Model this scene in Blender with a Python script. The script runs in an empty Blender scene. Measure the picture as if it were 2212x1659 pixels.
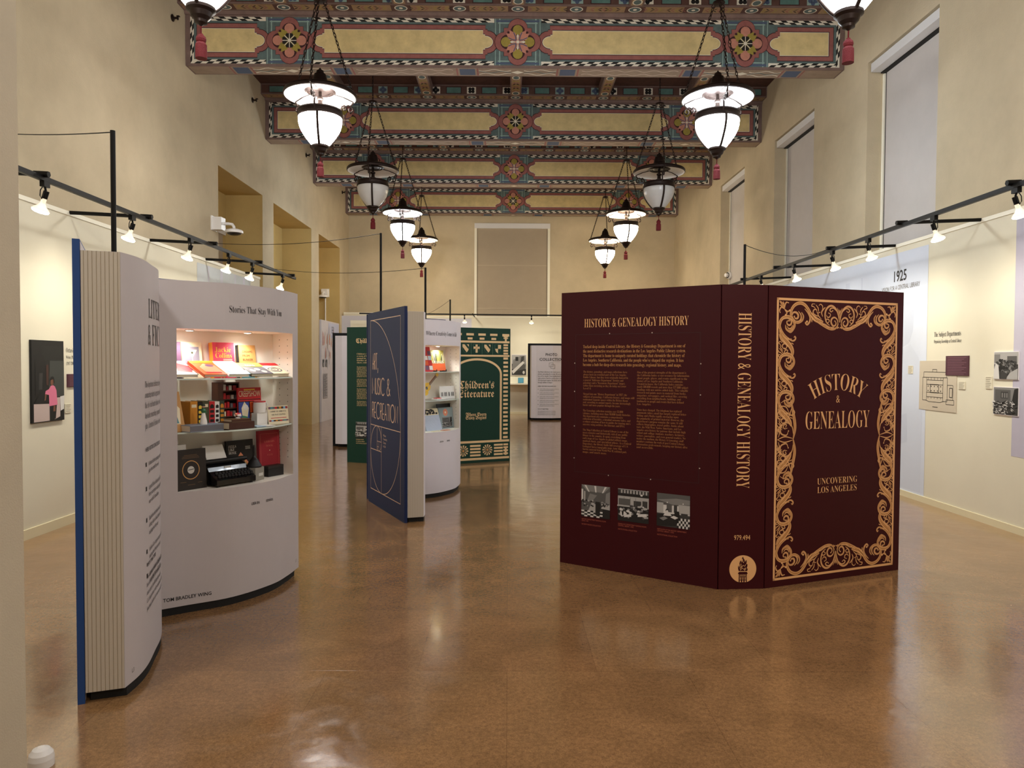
import bpy, math, random
from mathutils import Vector, Matrix

scene = bpy.context.scene
C = scene.collection
PI = math.pi
random.seed(7)

# ---------------------------------------------------------------- camera
cam_data = bpy.data.cameras.new('camera')
cam = bpy.data.objects.new('camera', cam_data)
C.objects.link(cam)
scene.camera = cam
YAW, PITCH, ROLL = 0.00504933782, -0.0287113215, 0.00480624596
cam_data.sensor_fit = 'HORIZONTAL'
cam_data.sensor_width = 36.0
cam_data.lens = 36.0 * 1569.585 / 2212.0
cam_data.clip_end = 200
_f = Vector((math.sin(YAW) * math.cos(PITCH), math.cos(YAW) * math.cos(PITCH), math.sin(PITCH)))
_r = Vector((math.cos(YAW), -math.sin(YAW), 0))
_u = _r.cross(_f)
_c, _s = math.cos(ROLL), math.sin(ROLL)
_r2 = _r * _c + _u * _s
_u2 = _u * _c - _r * _s
cam.matrix_world = Matrix(((_r2.x, _u2.x, -_f.x, 0), (_r2.y, _u2.y, -_f.y, 0), (_r2.z, _u2.z, -_f.z, 1.5778), (0, 0, 0, 1)))

# ---------------------------------------------------------------- world, exposure
scene.view_settings.view_transform = 'Standard'
scene.view_settings.look = 'None'
scene.view_settings.gamma = 1.0
scene.view_settings.use_curve_mapping = False
scene.view_settings.exposure = 0.45
scene.cycles.use_light_tree = True
scene.cycles.max_bounces = 8
scene.cycles.diffuse_bounces = 5
scene.cycles.sample_clamp_indirect = 6.0
world = bpy.data.worlds.new('world')
scene.world = world
world.use_nodes = True
world.node_tree.nodes['Background'].inputs[0].default_value = (0.9, 0.85, 0.78, 1)
world.node_tree.nodes['Background'].inputs[1].default_value = 0.05

LANTERN_SPACING = 3.65
LANTERN_X = (-2.445, 2.69)
LANTERN_Y = (5.84, 9.49, 13.14, 16.80, 20.44)


def lamp_light(name, loc, energy, color, radius=0.25, kind='POINT', aim=None, spot=1.6, blend=0.6, clip=None):
    d = bpy.data.lights.new(name, kind)
    d.energy = energy
    d.color = color
    d.shadow_soft_size = radius
    if kind == 'SPOT':
        d.spot_size = spot
        d.spot_blend = blend
    o = bpy.data.objects.new(name, d)
    C.objects.link(o)
    o.location = loc
    if aim is not None:
        o.rotation_euler = (Vector(aim) - Vector(loc)).to_track_quat('-Z', 'Y').to_euler()
    return o


# unseen point lights added behind the camera to fill the room, spaced like the lanterns
for _y in (2.2, -1.4):
    for _x in LANTERN_X:
        lamp_light('fill_light', (_x, _y, 4.55), 150, (1.0, 0.97, 0.93), 0.25)


# ---------------------------------------------------------------- materials
def lin(c):
    return tuple((v / 12.92 if v <= 0.04045 else ((v + 0.055) / 1.055) ** 2.4) for v in c)


def hexc(h):
    h = h.lstrip('#')
    return lin(tuple(int(h[i:i + 2], 16) / 255 for i in (0, 2, 4)))


MATS = {}


def mat(name, col, rough=0.6, metal=0.0, emit=0.0, ecol=None, var=0.0, vscale=6.0, bump=0.0, bscale=60.0, spec=0.5, coat=0.0, alpha=None, trans=0.0):
    if name in MATS:
        return MATS[name]
    m = bpy.data.materials.new(name)
    m.use_nodes = True
    nt = m.node_tree
    b = nt.nodes['Principled BSDF']
    c = hexc(col) if isinstance(col, str) else col
    b.inputs['Base Color'].default_value = (*c, 1)
    b.inputs['Roughness'].default_value = rough
    b.inputs['Metallic'].default_value = metal
    b.inputs['Specular IOR Level'].default_value = spec
    b.inputs['Coat Weight'].default_value = coat
    b.inputs['Transmission Weight'].default_value = trans
    if emit:
        b.inputs['Emission Color'].default_value = (*(ecol or c), 1)
        b.inputs['Emission Strength'].default_value = emit
    if var or bump:
        tc = nt.nodes.new('ShaderNodeTexCoord')
    if var:
        n = nt.nodes.new('ShaderNodeTexNoise')
        n.inputs['Scale'].default_value = vscale
        n.inputs['Detail'].default_value = 5
        n.inputs['Roughness'].default_value = 0.65
        nt.links.new(tc.outputs['Object'], n.inputs['Vector'])
        r = nt.nodes.new('ShaderNodeValToRGB')
        r.color_ramp.elements[0].position = 0.28
        r.color_ramp.elements[1].position = 0.72
        r.color_ramp.elements[0].color = (*[v * (1 - var) for v in c], 1)
        r.color_ramp.elements[1].color = (*[min(1, v * (1 + var)) for v in c], 1)
        nt.links.new(n.outputs['Fac'], r.inputs['Fac'])
        nt.links.new(r.outputs['Color'], b.inputs['Base Color'])
    if bump:
        n2 = nt.nodes.new('ShaderNodeTexNoise')
        n2.inputs['Scale'].default_value = bscale
        n2.inputs['Detail'].default_value = 3
        nt.links.new(tc.outputs['Object'], n2.inputs['Vector'])
        bp = nt.nodes.new('ShaderNodeBump')
        bp.inputs['Strength'].default_value = bump
        bp.inputs['Distance'].default_value = 0.01
        nt.links.new(n2.outputs['Fac'], bp.inputs['Height'])
        nt.links.new(bp.outputs['Normal'], b.inputs['Normal'])
    MATS[name] = m
    return m


def floor_material():
    m = bpy.data.materials.new('waxed_cork_floor')
    m.use_nodes = True
    nt = m.node_tree
    N, L = nt.nodes, nt.links
    b = N['Principled BSDF']
    tc = N.new('ShaderNodeTexCoord')
    # large tone drift from tile to tile
    br = N.new('ShaderNodeTexBrick')
    br.inputs['Scale'].default_value = 1.0
    br.inputs['Brick Width'].default_value = 0.92
    br.inputs['Row Height'].default_value = 0.92
    br.inputs['Mortar Size'].default_value = 0.002
    br.inputs['Mortar Smooth'].default_value = 0.4
    br.inputs['Color1'].default_value = (*hexc('#9E7850'), 1)
    br.inputs['Color2'].default_value = (*hexc('#96704A'), 1)
    br.inputs['Mortar'].default_value = (*hexc('#8A6643'), 1)
    br.offset = 0.5
    L.new(tc.outputs['Object'], br.inputs['Vector'])
    n1 = N.new('ShaderNodeTexNoise')
    n1.inputs['Scale'].default_value = 150
    n1.inputs['Detail'].default_value = 4
    n1.inputs['Roughness'].default_value = 0.75
    L.new(tc.outputs['Object'], n1.inputs['Vector'])
    r1 = N.new('ShaderNodeValToRGB')
    r1.color_ramp.elements[0].position = 0.30
    r1.color_ramp.elements[0].color = (0.55, 0.55, 0.55, 1)
    r1.color_ramp.elements[1].position = 0.70
    r1.color_ramp.elements[1].color = (1.35, 1.35, 1.35, 1)
    L.new(n1.outputs['Fac'], r1.inputs['Fac'])
    mx = N.new('ShaderNodeMixRGB')
    mx.blend_type = 'MULTIPLY'
    mx.inputs['Fac'].default_value = 0.75
    L.new(br.outputs['Color'], mx.inputs['Color1'])
    L.new(r1.outputs['Color'], mx.inputs['Color2'])
    n2 = N.new('ShaderNodeTexNoise')
    n2.inputs['Scale'].default_value = 2.2
    n2.inputs['Detail'].default_value = 6
    n2.inputs['Distortion'].default_value = 1.2
    L.new(tc.outputs['Object'], n2.inputs['Vector'])
    r2 = N.new('ShaderNodeValToRGB')
    r2.color_ramp.elements[0].position = 0.32
    r2.color_ramp.elements[0].color = (0.72, 0.72, 0.70, 1)
    r2.color_ramp.elements[1].position = 0.70
    r2.color_ramp.elements[1].color = (1.12, 1.12, 1.14, 1)
    L.new(n2.outputs['Fac'], r2.inputs['Fac'])
    mx2 = N.new('ShaderNodeMixRGB')
    mx2.blend_type = 'MULTIPLY'
    mx2.inputs['Fac'].default_value = 0.8
    L.new(mx.outputs['Color'], mx2.inputs['Color1'])
    L.new(r2.outputs['Color'], mx2.inputs['Color2'])
    # long pale scuffs in the wax
    mp = N.new('ShaderNodeMapping')
    mp.inputs['Rotation'].default_value = (0, 0, 0.7)
    mp.inputs['Scale'].default_value = (1.3, 9.0, 1.0)
    L.new(tc.outputs['Object'], mp.inputs['Vector'])
    n6 = N.new('ShaderNodeTexNoise')
    n6.inputs['Scale'].default_value = 1.6
    n6.inputs['Detail'].default_value = 9
    n6.inputs['Roughness'].default_value = 0.8
    n6.inputs['Distortion'].default_value = 0.6
    L.new(mp.outputs['Vector'], n6.inputs['Vector'])
    r6 = N.new('ShaderNodeValToRGB')
    r6.color_ramp.elements[0].position = 0.60
    r6.color_ramp.elements[0].color = (0, 0, 0, 1)
    r6.color_ramp.elements[1].position = 0.78
    r6.color_ramp.elements[1].color = (0.5, 0.5, 0.5, 1)
    L.new(n6.outputs['Fac'], r6.inputs['Fac'])
    # dark flecks of the cork
    n7 = N.new('ShaderNodeTexNoise')
    n7.inputs['Scale'].default_value = 42
    n7.inputs['Detail'].default_value = 6
    n7.inputs['Roughness'].default_value = 0.85
    L.new(tc.outputs['Object'], n7.inputs['Vector'])
    r7 = N.new('ShaderNodeValToRGB')
    r7.color_ramp.elements[0].position = 0.36
    r7.color_ramp.elements[0].color = (0.62, 0.6, 0.58, 1)
    r7.color_ramp.elements[1].position = 0.60
    r7.color_ramp.elements[1].color = (1.12, 1.12, 1.12, 1)
    L.new(n7.outputs['Fac'], r7.inputs['Fac'])
    mx3 = N.new('ShaderNodeMixRGB')
    mx3.blend_type = 'MULTIPLY'
    mx3.inputs['Fac'].default_value = 0.9
    L.new(mx2.outputs['Color'], mx3.inputs['Color1'])
    L.new(r7.outputs['Color'], mx3.inputs['Color2'])
    mx4 = N.new('ShaderNodeMixRGB')
    L.new(r6.outputs['Color'], mx4.inputs['Fac'])
    L.new(mx3.outputs['Color'], mx4.inputs['Color1'])
    mx4.inputs['Color2'].default_value = (*hexc('#9E8260'), 1)
    L.new(mx4.outputs['Color'], b.inputs['Base Color'])
    # waxed surface: scuffed gloss with a slow ripple from tile to tile
    n3 = N.new('ShaderNodeTexNoise')
    n3.inputs['Scale'].default_value = 5
    n3.inputs['Detail'].default_value = 8
    n3.inputs['Distortion'].default_value = 1.5
    L.new(tc.outputs['Object'], n3.inputs['Vector'])
    mr = N.new('ShaderNodeMapRange')
    mr.inputs['From Min'].default_value = 0.3
    mr.inputs['From Max'].default_value = 0.7
    mr.inputs['To Min'].default_value = 0.07
    mr.inputs['To Max'].default_value = 0.19
    L.new(n3.outputs['Fac'], mr.inputs['Value'])
    L.new(mr.outputs['Result'], b.inputs['Roughness'])
    b.inputs['Specular IOR Level'].default_value = 0.75
    b.inputs['Coat Weight'].default_value = 0.35
    b.inputs['Coat Roughness'].default_value = 0.10
    n4 = N.new('ShaderNodeTexNoise')
    n4.inputs['Scale'].default_value = 3.5
    n4.inputs['Detail'].default_value = 3
    L.new(tc.outputs['Object'], n4.inputs['Vector'])
    ad = N.new('ShaderNodeMath')
    ad.operation = 'MULTIPLY_ADD'
    ad.inputs[1].default_value = -0.03
    L.new(br.outputs['Fac'], ad.inputs[0])
    L.new(n4.outputs['Fac'], ad.inputs[2])
    bp = N.new('ShaderNodeBump')
    bp.inputs['Strength'].default_value = 0.16
    bp.inputs['Distance'].default_value = 0.03
    L.new(ad.outputs['Value'], bp.inputs['Height'])
    n5 = N.new('ShaderNodeTexNoise')
    n5.inputs['Scale'].default_value = 220
    L.new(tc.outputs['Object'], n5.inputs['Vector'])
    bp2 = N.new('ShaderNodeBump')
    bp2.inputs['Strength'].default_value = 0.12
    bp2.inputs['Distance'].default_value = 0.002
    L.new(n5.outputs['Fac'], bp2.inputs['Height'])
    L.new(bp.outputs['Normal'], bp2.inputs['Normal'])
    L.new(bp2.outputs['Normal'], b.inputs['Normal'])
    return m


def glass_material():
    m = bpy.data.materials.new('clear_shelf_glass')
    m.use_nodes = True
    nt = m.node_tree
    N, L = nt.nodes, nt.links
    out = N['Material Output']
    tr = N.new('ShaderNodeBsdfTransparent')
    tr.inputs[0].default_value = (0.90, 0.96, 0.94, 1)
    gl = N.new('ShaderNodeBsdfGlossy')
    gl.inputs['Roughness'].default_value = 0.03
    fr = N.new('ShaderNodeFresnel')
    fr.inputs['IOR'].default_value = 1.45
    ms = N.new('ShaderNodeMixShader')
    L.new(fr.outputs[0], ms.inputs[0])
    L.new(tr.outputs[0], ms.inputs[1])
    L.new(gl.outputs[0], ms.inputs[2])
    L.new(ms.outputs[0], out.inputs['Surface'])
    return m


FLOOR = floor_material()
GLASS = glass_material()
PLASTER = mat('tan_plaster', '#BFB196', 0.9, var=0.13, vscale=0.9, bump=0.25, bscale=45, spec=0.2)
NICHE = mat('ochre_plaster', '#C2A970', 0.9, var=0.06, vscale=2.0, bump=0.2, bscale=45, spec=0.2)
PILLARM = mat('pillar_plaster', '#C2B7A2', 0.7, var=0.06, vscale=3.0, bump=0.2, bscale=180, spec=0.3)
CEIL = mat('dark_ceiling_boards', '#4A2E26', 0.8, var=0.3, vscale=8)
PANELW = mat('cream_panel_paint', '#DAD4BF', 0.75, var=0.02, vscale=2, spec=0.25)
CAPW = mat('white_trim_paint', '#EEEAD8', 0.6)
WHITE = mat('white_paper', '#E4DEE0', 0.6)
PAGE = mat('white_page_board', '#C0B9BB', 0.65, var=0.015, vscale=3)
PAGE_LIT = mat('lit_page_board', '#E0DBE2', 0.65, var=0.015, vscale=3)  # copy of the page white, colour lightened to imitate stronger light on these books
FOREEDGE = mat('cream_page_edge', '#BFB6A8', 0.8)
FORELINE = mat('page_edge_line', '#8E8064', 0.8)
CASEW = mat('case_lining', '#F2EAE0', 0.7)
BLACK = mat('black_metal', '#060505', 0.5, spec=0.2)
BLACKM = mat('matt_black', '#0E0D0D', 0.8)
INK = mat('black_ink', '#1B1A1C', 0.7)
GREYINK = mat('grey_ink', '#6C675F', 0.7)
BRONZE = mat('dark_bronze', '#2B1F1B', 0.42, metal=0.6)
IRON = mat('iron_chain', '#2A1A16', 0.5, metal=0.5)
ENAMEL = mat('white_enamel', '#ECE8E2', 0.35)
ENAMELR = mat('enamel_ring', '#C8B9A8', 0.4)
BLUE = mat('blue_board', '#15407E', 0.55)
NAVY = mat('navy_board', '#1B2850', 0.6, spec=0.25)
MAROON = mat('maroon_board', '#3A080E', 0.5, spec=0.2, var=0.04, vscale=300)
MAROON_L = mat('maroon_line', '#2A060A', 0.6)
GREEN = mat('green_board', '#103529', 0.55, spec=0.25)
BLKBOARD = mat('black_board', '#06070E', 0.5, spec=0.2)
GOLD = mat('gold_print', '#E6B077', 0.5)
GOLDD = mat('gold_print_shade', '#A36A37', 0.5)
GOLDM = mat('gold_print_middle', '#C98F52', 0.5)
GOLDP = mat('pale_gold_print', '#E3C08F', 0.5)
ROSEGOLD = mat('rose_gold_print', '#D9B79F', 0.5)
BLINDM = mat('taupe_blind', '#A89A86', 0.85, var=0.03, vscale=4, bump=0.1, bscale=300)
BLINDC = mat('grey_blind', '#C2BCB8', 0.85, var=0.03, vscale=4, bump=0.1, bscale=300)
VALANCE = mat('white_valance', '#D9D8D8', 0.5)
CREAMR = mat('baseboard_cream', '#DDD3B0', 0.6)
TASSEL = mat('red_tassel_thread', '#6A0C18', 0.75, bump=0.6, bscale=150)
PLASTICW = mat('white_plastic', '#E8E6E4', 0.4)
PLASTICD = mat('dark_dome', '#2A2828', 0.2)
GREY = [mat('photo_grey_%d' % i, (v, v * 0.97, v * 0.93), 0.5) for i, v in enumerate((0.008, 0.035, 0.09, 0.2, 0.38, 0.62))]
RED = mat('paint_red', '#925A55', 0.8, var=0.18, vscale=9)
DKRED = mat('paint_dark_line', '#3A1A1E', 0.8)
OCHRE = mat('paint_ochre_gold', '#D6C28C', 0.7, var=0.16, vscale=5)
TEALP = mat('paint_teal', '#586A6A', 0.8, var=0.2, vscale=9)
TEALL = mat('paint_light_teal', '#8AA49E', 0.8, var=0.15, vscale=9)
SALMON = mat('paint_salmon', '#BD8270', 0.8, var=0.15, vscale=12)
LEAFY = mat('paint_mustard', '#9A8B3E', 0.8, var=0.15, vscale=12)
BLUEP = mat('paint_blue', '#4A5872', 0.8)
IVORY = mat('paint_ivory', '#E0DACA', 0.8)
CHECKB = mat('paint_check_black', '#161312', 0.8)
BEAMW = mat('beam_brown_wood', '#75605A', 0.8, var=0.2, vscale=7)
BEAMU = mat('beam_underside_paint', '#93806F', 0.75, var=0.15, vscale=7)
LEAFBG = mat('cornice_tan_paint', '#9C8060', 0.8, var=0.15, vscale=9)
FRIEZE = mat('frieze_brown_paint', '#5A3E36', 0.8, var=0.15, vscale=9)
WAVEP = mat('beam_wave_paint', '#C9B6A8', 0.8)


# ---------------------------------------------------------------- mesh helpers
class Frame:
    def __init__(s, o, u, v):
        s.o, s.u, s.v = Vector(o), Vector(u).normalized(), Vector(v).normalized()
        s.n = s.u.cross(s.v).normalized()

    def __call__(s, a, b, c=0.0):
        return s.o + s.u * a + s.v * b + s.n * c


WORLD = Frame((0, 0, 0), (1, 0, 0), (0, 1, 0))


class MB:
    def __init__(s):
        s.v, s.f, s.m, s.sm, s.mats = [], [], [], [], []

    def mi(s, m):
        if m not in s.mats:
            s.mats.append(m)
        return s.mats.index(m)

    def add(s, verts, faces, m, smooth=False):
        k = len(s.v)
        s.v += [tuple(p) for p in verts]
        i = s.mi(m)
        for f in faces:
            s.f.append([k + j for j in f])
            s.m.append(i)
            s.sm.append(smooth)
        return s

    def box(s, a0, a1, b0, b1, c0, c1, m, F=WORLD):
        P = [F(a, b, c) for c in (c0, c1) for b in (b0, b1) for a in (a0, a1)]
        return s.add(P, [(0, 2, 3, 1), (4, 5, 7, 6), (0, 1, 5, 4), (2, 6, 7, 3), (0, 4, 6, 2), (1, 3, 7, 5)], m)

    def rect(s, F, a0, a1, b0, b1, c, m):
        return s.add([F(a0, b0, c), F(a1, b0, c), F(a1, b1, c), F(a0, b1, c)], [(0, 1, 2, 3)], m)

    def poly(s, F, pts, c, m):
        return s.add([F(a, b, c) for a, b in pts], [list(range(len(pts)))], m)

    def disc(s, F, a, b, r, c, m, n=20, ry=None):
        ry = ry or r
        return s.poly(F, [(a + r * math.cos(2 * PI * i / n), b + ry * math.sin(2 * PI * i / n)) for i in range(n)], c, m)

    def ring(s, F, a, b, r0, r1, c, m, n=24, t0=0, t1=2 * PI, k=1.0):
        P, Q = [], []
        for i in range(n + 1):
            t = t0 + (t1 - t0) * i / n
            P.append(F(a + r0 * math.cos(t), b + r0 * k * math.sin(t), c))
            Q.append(F(a + r1 * math.cos(t), b + r1 * k * math.sin(t), c))
        return s.add(P + Q, [(i, n + 1 + i, n + 2 + i, i + 1) for i in range(n)], m)

    def ribbon(s, F, pts, w, c, m):
        """flat strip along 2-D points; w a width or function of 0..1"""
        n = len(pts)
        L, R = [], []
        for i, (a, b) in enumerate(pts):
            p0 = pts[max(0, i - 1)]
            p1 = pts[min(n - 1, i + 1)]
            dx, dy = p1[0] - p0[0], p1[1] - p0[1]
            d = math.hypot(dx, dy) or 1
            ww = (w(i / (n - 1)) if callable(w) else w) / 2
            L.append(F(a - dy / d * ww, b + dx / d * ww, c))
            R.append(F(a + dy / d * ww, b - dx / d * ww, c))
        return s.add(R + L, [(i, i + 1, n + i + 1, n + i) for i in range(n - 1)], m)

    def prism(s, pts, z0, z1, m, F=WORLD, caps=True, smooth=False, closed=True):
        n = len(pts)
        P = [F(a, b, z0) for a, b in pts] + [F(a, b, z1) for a, b in pts]
        k = n if closed else n - 1
        s.add(P, [(i, (i + 1) % n, n + (i + 1) % n, n + i) for i in range(k)], m, smooth)
        if caps:
            s.add(P, [list(range(n))[::-1], list(range(n, 2 * n))], m)
        return s

    def tube(s, pts, r, m, seg=8, caps=True, closed=False):
        pts = [Vector(p) for p in pts]
        n = len(pts)
        V = []
        up = None
        for i, p in enumerate(pts):
            if closed:
                t = (pts[(i + 1) % n] - pts[i - 1]).normalized()
            else:
                t = (pts[min(n - 1, i + 1)] - pts[max(0, i - 1)]).normalized()
            if up is None:
                up = Vector((0, 0, 1)) if abs(t.z) < 0.9 else Vector((1, 0, 0))
            x = t.cross(up)
            if x.length < 1e-6:
                x = t.orthogonal()
            x.normalize()
            y = x.cross(t).normalized()
            up = y
            rr = r(i / max(1, n - 1)) if callable(r) else r
            for j in range(seg):
                a = 2 * PI * j / seg
                V.append(p + x * rr * math.cos(a) + y * rr * math.sin(a))
        fs = []
        for i in range(n if closed else n - 1):
            k = (i + 1) % n
            for j in range(seg):
                fs.append((i * seg + j, i * seg + (j + 1) % seg, k * seg + (j + 1) % seg, k * seg + j))
        s.add(V, fs, m, True)
        if caps and not closed:
            s.add(V[:seg], [list(range(seg))[::-1]], m)
            s.add(V[-seg:], [list(range(seg))], m)
        return s

    def lathe(s, prof, m, o=(0, 0, 0), seg=24, axis=None, smooth=True, caps=True):
        """prof: (r, z) pairs; m a material or a list with one per band"""
        o = Vector(o)
        if axis is None:
            X, Y, Z = Vector((1, 0, 0)), Vector((0, 1, 0)), Vector((0, 0, 1))
        else:
            Z = Vector(axis).normalized()
            X = Z.orthogonal().normalized()
            Y = Z.cross(X)
        V = []
        for r, z in prof:
            for j in range(seg):
                a = 2 * PI * j / seg
                V.append(o + X * r * math.cos(a) + Y * r * math.sin(a) + Z * z)
        for i in range(len(prof) - 1):
            mm = m[i] if isinstance(m, list) else m
            s.add(V[i * seg:(i + 2) * seg], [(j, (j + 1) % seg, seg + (j + 1) % seg, seg + j) for j in range(seg)], mm, smooth)
        for k, e in ((0, prof[0]), (len(prof) - 1, prof[-1])):
            if caps and e[0] > 1e-5:
                ring = V[k * seg:(k + 1) * seg]
                mm = (m[0] if k == 0 else m[-1]) if isinstance(m, list) else m
                s.add(ring, [list(range(seg))[::-1] if k == 0 else list(range(seg))], mm)
        return s

    def sphere(s, o, r, m, seg=14, rings=8, sz=1.0):
        return s.lathe([(r * math.sin(PI * i / rings), -r * sz * math.cos(PI * i / rings)) for i in range(rings + 1)], m, o, seg)

    def build(s, name, parent=None, loc=None):
        base = Vector(loc) if loc is not None else Vector((0, 0, 0))
        off = base
        if parent is not None:
            p = parent
            off = Vector((0, 0, 0))
            while p is not None:
                off = off + p.location
                p = p.parent
            base = Vector((0, 0, 0))
        me = bpy.data.meshes.new(name)
        me.from_pydata([(x - off.x, y - off.y, z - off.z) for x, y, z in s.v], [], s.f)
        for m in s.mats:
            me.materials.append(m)
        me.polygons.foreach_set('material_index', s.m)
        me.polygons.foreach_set('use_smooth', s.sm)
        me.update()
        o = bpy.data.objects.new(name, me)
        C.objects.link(o)
        if parent is not None:
            o.parent = parent
        else:
            o.location = base
        return o


def tag(o, label, cat, group=None):
    o['label'] = label
    o['category'] = cat
    if group:
        o['group'] = group
    return o


def thing(name, label, cat, loc, group=None):
    o = bpy.data.objects.new(name, None)
    o.empty_display_size = 0.1
    C.objects.link(o)
    o.location = loc
    return tag(o, label, cat, group)


def struct(o):
    o['kind'] = 'structure'
    return o


def copy_tree(o, parent=None):
    c = o.copy()
    C.objects.link(c)
    if parent is not None:
        c.parent = parent
    for ch in list(o.children):
        copy_tree(ch, c)
    return c


# ---------------------------------------------------------------- lettering
_TRI = {}
_BASE = {'S': (0x1D400, 0x1D41A, 0x1D7CE), 'F': (0x1D56C, 0x1D586, None)}
CAPH = {'S': 0.678, 'N': 0.682, 'B': 0.70, 'F': 0.70}
_REF = {}


def _font_char(font, ch):
    """serif and black-letter forms are the mathematical alphabets of the built-in font stack"""
    b = _BASE.get(font)
    if b:
        if 'A' <= ch <= 'Z':
            return chr(b[0] + ord(ch) - 65)
        if 'a' <= ch <= 'z':
            return chr(b[1] + ord(ch) - 97)
        if b[2] and '0' <= ch <= '9':
            return chr(b[2] + ord(ch) - 48)
    return ch


def _outline(s, offset, res):
    cu = bpy.data.curves.new('glyph', 'FONT')
    cu.body = s
    cu.resolution_u = res
    cu.offset = offset
    o = bpy.data.objects.new('glyph', cu)
    C.objects.link(o)
    bpy.context.view_layer.update()
    ev = o.evaluated_get(bpy.context.evaluated_depsgraph_get())
    me = ev.to_mesh()
    vs = [v.co.copy() for v in me.vertices]
    fs = [tuple(p.vertices) for p in me.polygons]
    ev.to_mesh_clear()
    bpy.data.objects.remove(o)
    bpy.data.curves.remove(cu)
    return vs, fs


def glyph(font, ch):
    k = (font, ch)
    if k not in _TRI:
        c = _font_char(font, ch)
        off = {'S': -0.011, 'N': 0.0, 'B': 0.014, 'F': 0.0}[font]
        vs, fs = _outline(c, off, 2)
        if not vs:
            c = ch
            vs, fs = _outline(c, 0, 2)
        ref = 'I'
        pair, _ = _outline(c + ref, 0, 1)
        if 'I' not in _REF:
            _REF['I'] = max(v.x for v in _outline('I', 0, 1)[0])
        adv = max(v.x for v in pair) - _REF['I']
        _TRI[k] = (adv, vs, fs)
    return _TRI[k]


for _font, _set in (('S', "ABCDEFGHIJKLMNOPQRSTUVWXYZabcdefghijklmnopqrstuvwxyz0123456789&.,'-:;()\""), ('N', "ABCDEFGHIJKLMNOPQRSTUVWXYZabcdefghijklmnopqrstuvwxyz0123456789&.,'-/()"), ('B', "ABCDEFGHILMNOPRSTVWXY1925\u00d1"), ('F', "ChildrensLtauWEvySoyBg'")):
    for _ch in _set:
        glyph(_font, _ch)


def text_width(s, font, size, sx=1.0, track=0.0):
    return sum((glyph(font, ch)[0] if ch != ' ' else 0.28) * size * sx + track for ch in s) - track


def text(mb, F, s, a, b, size, m, font='S', sx=1.0, c=0.0015, align='l', track=0.0, width=None, rot=None, caph=None):
    """lettering on F(a, b, c): baseline starts (or is centred) at a, b; size in metres of an em;
    caph sets the capital height; width forces the line's length"""
    if caph:
        size = caph / CAPH[font]
    else:
        size *= {'S': 0.6726, 'N': 0.745, 'B': 0.745, 'F': 0.7}[font]
    if width:
        w1 = text_width(s, font, size, 1.0, track)
        sx = (width - track * (len(s) - 1)) / max(1e-6, w1 - track * (len(s) - 1))
    w = text_width(s, font, size, sx, track)
    x = a - (w / 2 if align == 'c' else w if align == 'r' else 0)
    for ch in s:
        if ch == ' ':
            x += 0.28 * size * sx + track
            continue
        adv, vs, tris = glyph(font, ch)
        if tris:
            if rot is None:
                P = [F(x + p.x * size * sx, b + p.y * size, c) for p in vs]
            else:
                P = [F(*rot(x + p.x * size * sx, b + p.y * size), c) for p in vs]
            mb.add(P, tris, m)
        x += adv * size * sx + track
    return w


def lines_of(mb, F, rows, a, b, lead, size, m, font='S', sx=0.8, width=None, c=0.0015):
    for i, r in enumerate(rows):
        text(mb, F, r, a, b - i * lead, size, m, font, sx=sx, c=c)


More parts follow.
